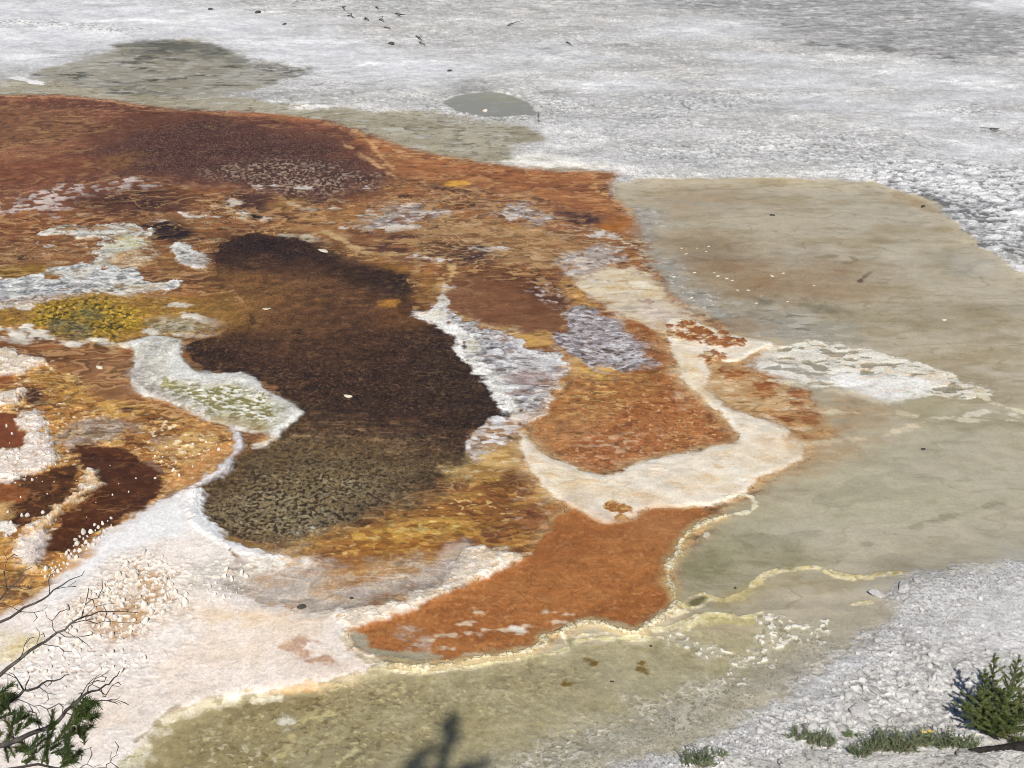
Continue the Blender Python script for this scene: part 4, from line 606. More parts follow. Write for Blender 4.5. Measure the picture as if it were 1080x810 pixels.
for ln in ([(620, 696), (628, 700)], [(596, 720), (608, 718)], [(676, 703), (680, 705)]):
    L(ln, C(120, 92, 40), line=.02, soft=.03, amp=.06)
# pale ledge edge along lower left
L([(120, 800), (146, 780), (170, 756), (186, 746), (206, 738), (250, 736), (290, 731), (330, 724), (290, 738), (240, 744), (204, 752), (178, 766), (156, 790), (140, 830), (100, 830)], C(206, 196, 166), [('f', .07, .0, .35, C(226, 218, 194), .8, 1.4), ('f', .06, .15, .4, C(166, 150, 106), .8, 1.3)], soft=.04, amp=.08, ns=.2)
# sandy beach, speckled, towards the lower right shore
L([(480, 830), (540, 800), (610, 772), (680, 748), (740, 728), (800, 705), (830, 690), (880, 670), (936, 664), (905, 690), (852, 726), (800, 752), (740, 782), (700, 800), (640, 840)], C(190, 182, 160), [('f', .3, -.1, .4, C(182, 172, 146), .7, 2), ('f', .06, .15, .45, C(216, 210, 194), .6, 1.4)], soft=.15, amp=.15, op=.9, mic=.7, spk=(C(140, 130, 108), .22), reg='sandy_beach_ground')
L([(520, 806), (600, 770), (670, 748), (720, 730), (760, 716), (750, 728), (690, 756), (620, 790), (560, 820)], C(182, 174, 152), [('w', .05, .15, .4, C(222, 216, 202), .9, 1.6, .006), ('w', .045, .25, .5, C(126, 114, 88), .75, 1.6, -.005)], soft=.12, amp=.15, op=.85)
L([(860, 648), (930, 640), (938, 660), (900, 684), (840, 712), (800, 722), (790, 700), (840, 684)], C(184, 172, 148), [('f', .2, .1, .45, C(194, 182, 158), .7, 2)], soft=.12, amp=.12, op=.8, mic=.4)
# white bits on rims, right
for p, f_ in (([(800, 650), (816, 646), (834, 656), (856, 660), (876, 652), (884, 662), (866, 674), (840, 680), (830, 690), (812, 696), (790, 706), (772, 720), (762, 730), (752, 724), (770, 704), (790, 690), (812, 674), (806, 662)], .75), ([(716, 670), (740, 678), (770, 690), (800, 692), (790, 700), (760, 696), (730, 688), (712, 680)], .6)):
    L(p, C(184, 176, 152), [('w', .055, .3 - .25 * f_, .5 - .25 * f_, C(238, 233, 220), .95, 1.6, .012), ('w', .045, .3, .5, C(140, 126, 94), .7, 1.6)], soft=.06, amp=.12, ns=.2)
L([(752, 724), (740, 740), (724, 752), (715, 764)], C(206, 198, 178), [('d', .05, .36, .7, C(110, 98, 76), .8)], line=.08, soft=.06, amp=.06, op=.7)

# ------------------------------------------------------------------ white travertine slope, lower left
L([(-60, 836), (-60, 690), (0, 652), (40, 622), (64, 596), (100, 566), (128, 550), (150, 536), (182, 520), (206, 516), (204, 534), (212, 552), (232, 570), (258, 584), (240, 600), (232, 616), (258, 632), (300, 644), (350, 650), (366, 660), (362, 676), (380, 696), (398, 704), (372, 714), (330, 720), (286, 728), (236, 734), (200, 742), (172, 756), (146, 782), (122, 808), (110, 836)],
  C(244, 231, 223), [('f', .6, -.2, .4, C(246, 236, 229), .8, 1.6), ('f', .25, .05, .6, C(231, 216, 207), .6, 1.6), ('w', .06, .3, .7, C(214, 202, 197), .5, 1.6, -.004), ('w', .05, .3, .7, C(247, 244, 242), .6, 1.6, .004)], soft=.05, amp=.07, ns=.25, reg='white_slope_terrain', lev=.02, lsoft=.12, mic=.4, spk=(C(204, 190, 182), .08))
L([(140, 548), (180, 524), (204, 522), (208, 548), (196, 566), (160, 568), (120, 590), (80, 620), (40, 650), (60, 612), (100, 575)], C(238, 238, 238), [('f', .1, .15, .6, C(220, 221, 222), .5, 2), ('f', .06, .2, .5, C(246, 246, 246), .6)], soft=.12, amp=.1, op=.9)
L([(206, 520), (206, 540), (216, 556), (236, 572), (258, 584), (280, 590), (300, 592)], C(240, 239, 239), line=.05, soft=.05, amp=.06, bump=.02)
L([(210, 590), (250, 586), (300, 592), (260, 606), (250, 628), (214, 632), (190, 612)], C(206, 198, 190), [('f', .1, 0, .35, C(188, 178, 168), .8, 2), ('w', .05, .3, .5, C(240, 232, 214), .9, 1.5, .008)], soft=.12, amp=.12, op=.85)
L([(270, 588), (330, 588), (340, 594), (300, 600), (262, 600)], C(236, 230, 220), [('f', .07, .05, .35, C(196, 160, 120), .8, 2)], soft=.08, amp=.1, op=.9)
L([(215, 642), (260, 644), (300, 648), (296, 656), (250, 656), (220, 650)], C(232, 196, 156), [('f', .08, .1, .4, C(224, 170, 110), .8, 1.6)], soft=.12, amp=.12, op=.75)
L([(280, 660), (300, 652), (330, 650), (356, 656), (330, 668), (300, 672)], C(226, 208, 190), [('f', .08, .1, .4, C(212, 160, 116), .7, 1.6)], soft=.1, amp=.1, op=.7)
for p in ([(296, 682), (312, 674), (334, 672), (332, 682), (318, 690), (304, 690)], [(330, 694), (342, 690), (354, 694), (352, 702), (338, 704)]):
    L(p, C(164, 96, 66), [('f', .06, .05, .35, C(212, 170, 140), .8, 1.4)], soft=.06, amp=.10, ns=.15, op=.95)
L([(255, 728), (290, 727), (330, 720), (362, 722), (340, 728), (300, 733), (256, 732)], C(222, 176, 126), [('f', .06, .05, .35, C(196, 140, 84), .8, 2)], soft=.05, amp=.06, op=.85)
L([(144, 782), (160, 768), (176, 752), (190, 744)], C(130, 112, 76), line=.012, soft=.02, amp=.03, op=.8)
L([(362, 674), (378, 690), (398, 700)], C(222, 206, 176), line=.03, soft=.04, amp=.04)
for (px, py, w_, h_) in [(280, 650, 50, 6), (250, 690, 40, 8), (330, 708, 40, 5), (200, 700, 36, 8), (170, 730, 30, 8), (190, 650, 30, 8), (300, 676, 30, 6), (120, 760, 26, 14), (240, 716, 40, 5)]:
    L([(px - w_, py), (px - w_ * .3, py - h_), (px + w_, py - h_ * .3), (px + w_ * .3, py + h_)], C(240, 213, 190), soft=.22, amp=.25, ns=.4, op=.6)
# knobbly zone tints
L([(60, 640), (90, 622), (120, 604), (150, 580), (172, 590), (188, 606), (196, 630), (170, 655), (140, 668), (104, 672), (70, 660)], C(222, 204, 186), [('f', .22, .0, .35, C(186, 138, 96), .85, 1.3), ('w', .05, .0, .3, C(244, 238, 230), .9, 1.5, .012), ('w', .045, .25, .5, C(132, 92, 60), .8, 1.5, -.012)], soft=.15, amp=.15, op=.92)
L([(100, 648), (130, 634), (156, 640), (162, 660), (140, 672), (112, 672)], C(190, 142, 98), [('w', .055, .05, .3, C(240, 230, 216), .9, 1.5, .015), ('w', .045, .2, .45, C(122, 76, 44), .85, 1.5, -.015)], soft=.1, amp=.12, op=.9)
L([(0, 700), (40, 668), (90, 676), (140, 680), (160, 690), (140, 710), (80, 726), (30, 740), (-60, 760), (-60, 730)], C(234, 224, 218), [('w', .055, .2, .45, C(248, 245, 241), .9, 1.5, .01), ('w', .045, .4, .65, C(150, 116, 92), .75, 1.3, -.012)], soft=.15, amp=.15, op=.9)
L([(10, 672), (26, 664), (40, 672), (30, 690), (8, 702), (-20, 700)], C(226, 206, 150), [('f', .08, .1, .4, C(196, 160, 90), .7)], soft=.1, amp=.12, op=.8)

# ------------------------------------------------------------------ left edge: orange cells, small dark pools, white lobes
L([(-60, 372), (0, 370), (30, 374), (62, 388), (95, 408), (115, 426), (140, 424), (170, 426), (200, 438), (232, 452), (250, 464), (246, 478), (226, 494), (196, 512), (178, 522), (150, 536), (128, 552), (100, 566), (66, 596), (40, 622), (0, 652), (-60, 690)],
  C(178, 114, 62), [('f', .5, -.15, .35, C(152, 88, 46), .85, 2), ('f', .3, .15, .45, C(198, 146, 84), .7, 2.4), ('w', .08, .1, .35, C(106, 60, 34), .85, 2.4, -.010), ('w', .07, .25, .5, C(222, 172, 104), .8, 2.4, .008), ('w', .055, .4, .65, C(242, 220, 186), .8, 2.0, .006)], soft=.06, amp=.08, ns=.25, wet=.3, reg='orange_cell_terrain', lev=0, mic=.8)
L([(40, 384), (64, 392), (95, 412), (104, 424), (80, 424), (60, 416), (36, 404)], C(182, 120, 52), [('w', .07, .0, .3, C(112, 66, 34), .9, 2.4), ('w', .06, .3, .55, C(220, 168, 92), .7, 2.2)], soft=.12, amp=.12)
L([(96, 390), (130, 402), (140, 420), (118, 426), (100, 414)], C(150, 96, 62), soft=.12, amp=.1, op=.9)
L([(120, 424), (160, 422), (200, 436), (240, 456), (250, 466), (236, 462), (190, 442), (150, 434), (124, 432)], C(166, 98, 52), [('r', .2, .02, .08, C(226, 164, 96), .8, 3)], soft=.08, amp=.08)
L([(100, 426), (130, 424), (160, 428), (140, 440), (110, 440)], C(214, 156, 78), [('f', .09, .1, .4, C(150, 92, 44), .8, 2.4)], soft=.08, amp=.1, op=.9)
L([(124, 432), (136, 428), (146, 432), (136, 437)], C(110, 62, 42), soft=.05, amp=.06)
L([(75, 454), (84, 444), (110, 442), (136, 446), (138, 458), (120, 466), (90, 468), (70, 472), (60, 466)], C(160, 140, 128), [('f', .09, 0, .3, C(122, 92, 72), .85, 2.2), ('f', .07, .15, .4, C(206, 190, 176), .8, 2)], soft=.1, amp=.12, op=.9, wet=.5)
L([(160, 460), (190, 458), (200, 466), (186, 474), (166, 470)], C(170, 146, 134), [('f', .07, 0, .3, C(126, 88, 60), .85, 2)], soft=.08, amp=.1, op=.8)
L([(170, 462), (206, 456), (228, 466), (220, 482), (190, 490), (174, 484)], C(212, 164, 102), [('w', .08, .0, .3, C(164, 98, 50), .9, 2.2), ('w', .06, .3, .55, C(244, 226, 190), .9, 2.0, .01)], soft=.1, amp=.12, op=.95)
L([(190, 494), (226, 470), (246, 468), (240, 482), (210, 502), (182, 518), (170, 522)], C(196, 128, 76), [('f', .07, .05, .35, C(226, 176, 124), .8, 1.8)], soft=.06, amp=.08, op=.9)
# small pools
L([(-60, 432), (0, 432), (18, 440), (30, 462), (26, 472), (0, 474), (-60, 480)], C(124, 58, 38), [('f', .2, .1, .45, C(140, 72, 46), .7, 2)], soft=.05, amp=.06, wet=.5, mic=.4, reg='maroon_pool_water')
L([(28, 412), (40, 408), (48, 418), (44, 430), (26, 428)], C(80, 44, 34), soft=.06, amp=.08)
L([(-60, 398), (0, 396), (18, 398), (12, 410), (-60, 412)], C(140, 70, 38), soft=.05, amp=.08)
L([(72, 476), (90, 469), (116, 472), (144, 481), (166, 490), (177, 504), (168, 520), (150, 534), (128, 548), (98, 564), (66, 586), (46, 580), (56, 556), (84, 532), (104, 508), (92, 492)],
  C(82, 40, 25), [('f', .3, -.1, .4, C(70, 32, 20), .8, 1.8), ('f', .07, .15, .45, C(112, 60, 36), .7, 1.5)], soft=.05, amp=.07, ns=.2, wet=.55, mic=.5, reg='chestnut_pool_water', lev=-.02)
L([(150, 484), (170, 488), (176, 500), (164, 498)], C(150, 108, 92), soft=.05, amp=.05, op=.8)
L([(-60, 510), (20, 504), (40, 498), (64, 490), (84, 496), (86, 508), (70, 524), (46, 544), (20, 560), (-60, 566)], C(84, 44, 26), [('f', .12, .05, .4, C(56, 28, 18), .8, 1.6), ('f', .07, .2, .45, C(130, 76, 42), .8, 1.5)], soft=.06, amp=.10, ns=.2, wet=.5, reg='chestnut_pool_water')
L([(-60, 506), (0, 508), (24, 514), (32, 524), (20, 532), (-60, 536)], C(142, 72, 40), soft=.06, amp=.08, op=.9, wet=.4)
L([(-60, 530), (0, 530), (14, 540), (0, 548), (-60, 552)], C(222, 170, 110), soft=.08, amp=.1, op=.8)
# white lobes
LOB = [('f', .09, .05, .35, C(242, 232, 222), .8, 1.4, .015), ('f', .07, .2, .45, C(196, 152, 120), .6, 1.3, -.008)]
for p, cc in (([(-60, 362), (0, 366), (16, 370), (20, 376), (50, 376), (54, 381), (34, 388), (20, 396), (-60, 400)], C(224, 206, 186)), ([(-60, 418), (0, 416), (20, 408), (28, 410), (24, 422), (0, 432), (-60, 436)], C(226, 208, 192)),
              ([(18, 442), (26, 436), (36, 433), (48, 438), (44, 450), (50, 462), (58, 474), (60, 490), (46, 497), (24, 500), (20, 508), (0, 508), (-60, 516), (-60, 478), (0, 474), (26, 474), (32, 464), (22, 452)], C(230, 214, 204))):
    L(p, cc, LOB, soft=.04, amp=.08, ns=.15, reg='pale_lobe_terrain', lev=.04, lsoft=.06, bump=.015)
L([(90, 493), (100, 496), (110, 508), (106, 514), (84, 524), (62, 540), (50, 556), (42, 576), (36, 592), (44, 600), (30, 602), (14, 592), (10, 578), (22, 562), (44, 548), (60, 532), (84, 516), (94, 506)], C(222, 184, 146), LOB, soft=.04, amp=.07, ns=.15, reg='pale_lobe_terrain', lev=.04, lsoft=.06, bump=.015)
L([(40, 562), (50, 560), (48, 580), (40, 594), (30, 596), (18, 590), (16, 578), (28, 568)], C(224, 212, 206), soft=.06, amp=.06, op=.85)
L([(-60, 560), (10, 556), (14, 572), (6, 590), (20, 604), (44, 604), (52, 592), (80, 582), (100, 570), (84, 590), (60, 606), (40, 626), (0, 652), (-60, 690)], C(196, 130, 62), [('f', .14, 0, .35, C(130, 70, 34), .85, 2), ('f', .09, .15, .4, C(232, 178, 104), .8, 1.8)], soft=.08, amp=.1, op=.9)
L([(8, 562), (0, 558), (-20, 566), (-20, 552), (4, 548), (12, 556)], C(236, 226, 216), soft=.04, amp=.06)
L([(18, 602), (36, 606), (40, 620), (20, 632), (0, 640), (-40, 650), (-40, 620), (4, 610)], C(140, 92, 60), [('f', .08, .0, .35, C(90, 60, 46), .8, 1.6), ('f', .07, .2, .4, C(226, 168, 96), .8)], soft=.1, amp=.1, op=.8)

# ------------------------------------------------------------------ pale pebbly bank, lower right
L([(1200, 560), (1085, 591), (1040, 602), (1004, 604), (975, 608), (948, 614), (940, 624), (942, 642), (938, 658), (918, 676), (886, 694), (880, 700), (862, 722), (822, 742), (796, 758), (756, 778), (730, 786), (680, 800), (640, 812), (600, 836), (600, 870), (1200, 870)],
  C(203, 201, 199), [('f', .6, -.2, .4, C(210, 208, 206), .8, 1.5), ('w', .06, .2, .6, C(222, 220, 218), .6, 1.9, .007), ('w', .045, .25, .6, C(160, 156, 152), .7, 1.9, -.007), ('w', .035, .4, .7, C(238, 237, 236), .7, 1.6, .005)], soft=.08, amp=.12, ns=.25, reg='ground', lev=.07, lsoft=.3, mic=1.0, spk=(C(150, 147, 145), .24))
L([(990, 640), (1080, 610), (1200, 600), (1200, 690), (1080, 690), (1000, 690)], C(208, 207, 207), [('w', .05, .2, .6, C(194, 192, 191), .6, 1.8)], soft=.4, amp=.3, op=.85, mic=.5)
L([(880, 700), (940, 690), (1000, 690), (1080, 700), (1100, 780), (900, 770), (860, 740)], C(200, 197, 194), [('w', .065, .1, .4, C(230, 228, 225), .85, 2.2, .012), ('w', .052, .15, .42, C(128, 123, 119), .85, 2.2, -.013)], soft=.3, amp=.25, op=.9)
L([(930, 614), (980, 606), (1010, 604), (990, 612), (965, 618), (942, 630)], C(184, 180, 172), [('f', .09, .1, .4, C(140, 136, 128), .7, 1.5)], soft=.1, amp=.1, op=.8)
L([(860, 720), (880, 702), (905, 690), (915, 696), (890, 716), (870, 738), (840, 744)], C(214, 214, 215), soft=.12, amp=.1, op=.8, mic=.5)

# the long fall of the lower-left slope and the soft rise of the near bank
sx, sy = ground(200.0, 545.0); ex, ey = ground(20.0, 760.0)
tt = ((X - sx) * (ex - sx) + (Y - sy) * (ey - sy)) / ((ex - sx) ** 2 + (ey - sy) ** 2)
side = sstep(-.2, .9, tt) * (Y < 40) * sstep(0.0, -.9, X + 1.0 - .0 * Y)
HM -= F32(.16) * side
del tt, side

# ------------------------------------------------------------------ wrinkles, ripples and thin filaments over the mats and crusts
WR = {'ground': (.16, 1.5, 0), 'khaki_seep_ground': (.12, 2.5, .15), 'grey_pool_water': (.12, 2.5, .1), 'brown_mat_ground': (.30, 2.2, .5), 'red_mat_ground': (.26, 1.8, .25), 'maroon_mat_ground': (.28, 1.5, .15),
      'rust_mat_ground': (.22, 2.4, .35), 'tan_terrace_terrain': (.26, 2.6, .45), 'cream_terrace_terrain': (.14, 2.2, .3), 'grey_white_terrain': (.28, 2.0, .3), 'grey_flow_terrain': (.26, 2.2, .5), 'yellow_algae_ground': (.3, 1.5, .3),
      'dark_brown_pool_water': (.42, 1.4, .10), 'olive_shelf_ground': (.30, 1.2, .1), 'ochre_mat_ground': (.24, 1.9, .25), 'lavender_flat_terrain': (.14, 2.0, .3), 'white_dam_terrain': (.18, 1.5, .2), 'brown_pool_water': (.18, 2.0, .15),
      'silver_spill_terrain': (.28, 2.0, .45), 'orange_pool_water': (.24, 1.7, .45), 'sky_tint_film_terrain': (.24, 2.0, .4), 'cream_apron_terrain': (.13, 2.0, .3), 'tan_streak_terrain': (.22, 2.4, .5), 'rust_orange_pool_water': (.16, 1.5, .15),
      'white_arm_terrain': (.16, 1.4, .3), 'cream_rim_terrain': (.2, 1.0, 0), 'olive_pool_water': (.15, 1.4, .1), 'sandy_beach_ground': (.16, 1.4, 0), 'white_slope_terrain': (.09, 1.4, .1), 'orange_cell_terrain': (.26, 1.7, .3), 'chestnut_pool_water': (.25, 1.5, .2),
      'maroon_pool_water': (.2, 1.5, .2), 'pale_lobe_terrain': (.15, 1.3, .1), 'pale_cell_terrain': (.22, 1.6, .2), 'tan_pool_water': (.09, 2.6, .1), 'white_fan_terrain': (.12, 2.6, .2)}
FIL = {'default': C(212, 160, 112), 'tan_terrace_terrain': C(214, 174, 132), 'cream_terrace_terrain': C(232, 214, 184), 'lavender_flat_terrain': C(222, 208, 192), 'white_arm_terrain': C(242, 230, 214), 'grey_flow_terrain': C(236, 236, 232), 'silver_spill_terrain': C(238, 238, 238), 'sky_tint_film_terrain': C(226, 222, 226), 'grey_white_terrain': C(236, 234, 226), 'ochre_mat_ground': C(216, 164, 92), 'white_dam_terrain': C(240, 240, 234), 'orange_cell_terrain': C(232, 192, 136), 'khaki_seep_ground': C(206, 202, 190), 'grey_pool_water': C(190, 190, 184), 'tan_pool_water': C(206, 196, 174), 'ground': C(232, 232, 232), 'white_slope_terrain': C(246, 244, 242), 'olive_pool_water': C(196, 188, 156)}
# tiny stepped rims: (size, steps, pale lip, dark foot)
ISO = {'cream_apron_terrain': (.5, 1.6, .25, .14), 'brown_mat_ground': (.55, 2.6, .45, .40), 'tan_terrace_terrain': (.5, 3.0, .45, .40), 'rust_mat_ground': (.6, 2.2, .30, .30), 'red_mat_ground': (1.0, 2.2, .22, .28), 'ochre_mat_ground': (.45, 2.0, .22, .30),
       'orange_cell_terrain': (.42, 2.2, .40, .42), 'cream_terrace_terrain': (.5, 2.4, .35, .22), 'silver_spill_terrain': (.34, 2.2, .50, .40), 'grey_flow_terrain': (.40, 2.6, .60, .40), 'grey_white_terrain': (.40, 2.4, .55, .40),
       'tan_streak_terrain': (.45, 2.4, .40, .35), 'lavender_flat_terrain': (.5, 2.0, .35, .20), 'sky_tint_film_terrain': (.34, 2.2, .40, .40), 'khaki_seep_ground': (.8, 2.4, .30, .25), 'grey_pool_water': (.8, 2.0, .20, .30),
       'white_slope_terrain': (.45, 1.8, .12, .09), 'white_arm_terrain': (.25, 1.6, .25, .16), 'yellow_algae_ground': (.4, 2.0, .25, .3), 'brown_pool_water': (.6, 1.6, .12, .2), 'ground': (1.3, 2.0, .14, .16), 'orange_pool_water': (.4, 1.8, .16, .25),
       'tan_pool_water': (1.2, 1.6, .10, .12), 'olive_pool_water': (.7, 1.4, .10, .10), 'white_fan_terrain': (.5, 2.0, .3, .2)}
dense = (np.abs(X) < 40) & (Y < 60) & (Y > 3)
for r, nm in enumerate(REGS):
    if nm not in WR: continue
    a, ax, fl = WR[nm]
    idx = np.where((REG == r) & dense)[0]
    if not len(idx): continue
    x = X[idx]; y = Y[idx]
    lod = sstep(11, 6, y)                                 # the finest wrinkles only where one can see them
    n = fbm(x, y, .30, 3, 61, ax) * F32(.8) + fbm(x, y, .11, 3, 62, ax * .7) * F32(1.3) + fbm(x, y, .045, 2, 63, .9) * lod * F32(.7)
    f = np.clip(1 + F32(a) * n * F32(.95), .4, 1.6)
    ALB[idx] = np.clip(ALB[idx] * f[:, None], 0, .88)
    HD[idx] += F32(.004 * min(1, a * 4)) * n * (F32(.3) + F32(.7) * lod)
    ci_ = ISO.get(nm)
    if ci_:
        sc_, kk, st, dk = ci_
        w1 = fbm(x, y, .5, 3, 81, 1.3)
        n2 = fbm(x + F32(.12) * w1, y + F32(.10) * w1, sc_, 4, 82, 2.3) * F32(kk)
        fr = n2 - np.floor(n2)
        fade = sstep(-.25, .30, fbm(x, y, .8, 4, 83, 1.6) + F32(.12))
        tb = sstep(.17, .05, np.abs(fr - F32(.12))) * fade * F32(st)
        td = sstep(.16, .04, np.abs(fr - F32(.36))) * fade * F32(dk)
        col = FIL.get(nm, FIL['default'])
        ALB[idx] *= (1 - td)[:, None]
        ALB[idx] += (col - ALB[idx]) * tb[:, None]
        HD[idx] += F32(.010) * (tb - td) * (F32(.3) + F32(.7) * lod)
    if fl:
        warp = fbm(x, y, .5, 3, 66, 1.5) * F32(.25)
        rd = np.abs(perlin((x + warp) / F32(.13 * ax), (y + warp) / F32(.13), 67) + F32(.5) * perlin(x / F32(.06 * ax), y / F32(.06), 68))
        t = sstep(.14, .03, rd) * sstep(-.05, .35, fbm(x, y, .45, 4, 69, 1.6)) * F32(fl)
        col = FIL.get(nm, FIL['default'])
        ALB[idx] += (col - ALB[idx]) * t[:, None]
        HD[idx] += F32(.008) * t

for r, nm in enumerate(REGS):
    if 'mat_ground' in nm or 'terrace' in nm or 'streak' in nm: MIC[REG == r] *= F32(.55)
# ================================================================== turn the channels into terrain objects
def smooth_to_mesh():
    h = HM.reshape(NV, NU)
    k = h.copy()
    for _ in range(2):
        k[1:-1] = (k[:-2] + 2 * k[1:-1] + k[2:]) / 4
        k[:, 1:-1] = (k[:, :-2] + 2 * k[:, 1:-1] + k[:, 2:]) / 4
    return k.ravel()
HS = smooth_to_mesh()
k_ = HS / F32(CAM_H)
HD *= sstep(40, 8, Y) * F32(.8) + F32(.2)
PX = X * (1 - k_); PY = Y * (1 - k_); PZ = HS + HD

def at(u, v):
    """the terrain's own surface under survey point (u, v)"""
    i = int(np.clip(np.searchsorted(u_l, u), 0, NU - 1)); j = int(np.clip(np.searchsorted(v_l, v), 0, NV - 1))
    n = j * NU + i
    return Vector((float(PX[n]), float(PY[n]), float(PZ[n])))

def nodes_of(name):
    m = bpy.data.materials.new(name); m.use_nodes = True
    nt = m.node_tree
    return m, nt, nt.nodes['Principled BSDF']

def nn(nt, t, **kw):
    n = nt.nodes.new(t)
    for k, v in kw.items():
        if k.startswith('_'): setattr(n, k[1:], v)
        else: n.inputs[k.replace('__', ' ')].default_value = v
    return n

def mixc(nt, fac, a, b, blend='MIX'):
    n = nt.nodes.new('ShaderNodeMix'); n.data_type = 'RGBA'; n.blend_type = blend
    for s, val in ((n.inputs[0], fac), (n.inputs[6], a), (n.inputs[7], b)):
        if hasattr(val, 'links'): nt.links.new(val, s)
        elif val is not None: s.default_value = val
    return n.outputs[2]

def mth(nt, op, a, b=None, c=None):
    n = nt.nodes.new('ShaderNodeMath'); n.operation = op
    for s, val in zip(n.inputs, (a, b, c)):
        if val is None: continue
        if hasattr(val, 'links'): nt.links.new(val, s)
        else: s.default_value = val
    return n.outputs[0]

def ramp(nt, val, lo, hi, a=0.0, b=1.0):
    n = nt.nodes.new('ShaderNodeMapRange'); n.interpolation_type = 'SMOOTHSTEP'
    nt.links.new(val, n.inputs[0])
    n.inputs[1].default_value = lo; n.inputs[2].default_value = hi; n.inputs[3].default_value = a; n.inputs[4].default_value = b
    return n.outputs[0]

def terrain_material():
    m, nt, bs = nodes_of('mineral_terrain')
    tc = nn(nt, 'ShaderNodeTexCoord')
    mp = nn(nt, 'ShaderNodeMapping'); mp.inputs['Scale'].default_value = (1.25, .75, 1.0); nt.links.new(tc.outputs['Object'], mp.inputs['Vector']); co = mp.outputs[0]
    def noise(scale, det=3.0, rough=.6):
        n = nn(nt, 'ShaderNodeTexNoise', Scale=scale, Detail=det, Roughness=rough); nt.links.new(co, n.inputs['Vector']); return n.outputs[0]
    ac = nn(nt, 'ShaderNodeAttribute', _attribute_name='mineral'); sp = nn(nt, 'ShaderNodeAttribute', _attribute_name='grain')
    aw = nn(nt, 'ShaderNodeAttribute', _attribute_name='wetness'); am = nn(nt, 'ShaderNodeAttribute', _attribute_name='grit')
    n1 = noise(34, 3); n2 = noise(85, 2); n3 = noise(7, 4)
    # grit: small light and dark grains
    g = mth(nt, 'ADD', mth(nt, 'MULTIPLY', mth(nt, 'SUBTRACT', n1, .5), 1.1), mth(nt, 'MULTIPLY', mth(nt, 'SUBTRACT', n2, .5), .9))
    g = mth(nt, 'ADD', 1.0, mth(nt, 'MULTIPLY', g, mth(nt, 'MULTIPLY', am.outputs['Fac'], 1.25)))
    g = mth(nt, 'MULTIPLY', g, mth(nt, 'ADD', .9, mth(nt, 'MULTIPLY', n3, .2)))
    comb = nn(nt, 'ShaderNodeCombineColor')
    for k in range(3): nt.links.new(g, comb.inputs[k])
    c = mixc(nt, 1.0, ac.outputs['Color'], comb.outputs[0], 'MULTIPLY')
    # flecks
    nv = nn(nt, 'ShaderNodeTexNoise', Scale=40.0, Detail=2.0); nt.links.new(co, nv.inputs['Vector'])
    wv = nn(nt, 'ShaderNodeVectorMath', _operation='MULTIPLY_ADD'); nt.links.new(nv.outputs['Color'], wv.inputs[0]); wv.inputs[1].default_value = (.035, .035, .035); nt.links.new(co, wv.inputs[2])
    vo = nn(nt, 'ShaderNodeTexVoronoi', Scale=52.0); nt.links.new(wv.outputs[0], vo.inputs['Vector'])
    sx = nn(nt, 'ShaderNodeSeparateColor'); nt.links.new(vo.outputs['Color'], sx.inputs[0])
    n4 = noise(18, 2)
    spot = mth(nt, 'MULTIPLY', ramp(nt, vo.outputs['Distance'], .55, .25), ramp(nt, mth(nt, 'SUBTRACT', mth(nt, 'MULTIPLY', sp.outputs['Alpha'], 1.6), mth(nt, 'MULTIPLY', sx.outputs[0], n4)), 0.0, .25))
    spot = mth(nt, 'MULTIPLY', spot, .8)
    c = mixc(nt, spot, c, sp.outputs['Color'])
    nt.links.new(c, bs.inputs['Base Color'])
    r = mth(nt, 'SUBTRACT', .92, mth(nt, 'MULTIPLY', aw.outputs['Fac'], .66))
    r = mth(nt, 'ADD', r, mth(nt, 'MULTIPLY', mth(nt, 'SUBTRACT', n1, .5), .25))
    nt.links.new(r, bs.inputs['Roughness'])
    bs.inputs['Specular IOR Level'].default_value = .3
    bp = nn(nt, 'ShaderNodeBump', Strength=.55); 
    hgt = mth(nt, 'MULTIPLY', mth(nt, 'ADD', mth(nt, 'MULTIPLY', n1, .022), mth(nt, 'MULTIPLY', n2, .010)), am.outputs['Fac'])
    bp.inputs['Distance'].default_value = 1.0
    nt.links.new(hgt, bp.inputs['Height']); nt.links.new(bp.outputs[0], bs.inputs['Normal'])
    return m
TERRAIN = terrain_material()

def tag(o, label=None, cat=None, group=None, kind=None):
    for k, v in (('label', label), ('category', cat), ('group', group), ('kind', kind)):
        if v: o[k] = v
    return o

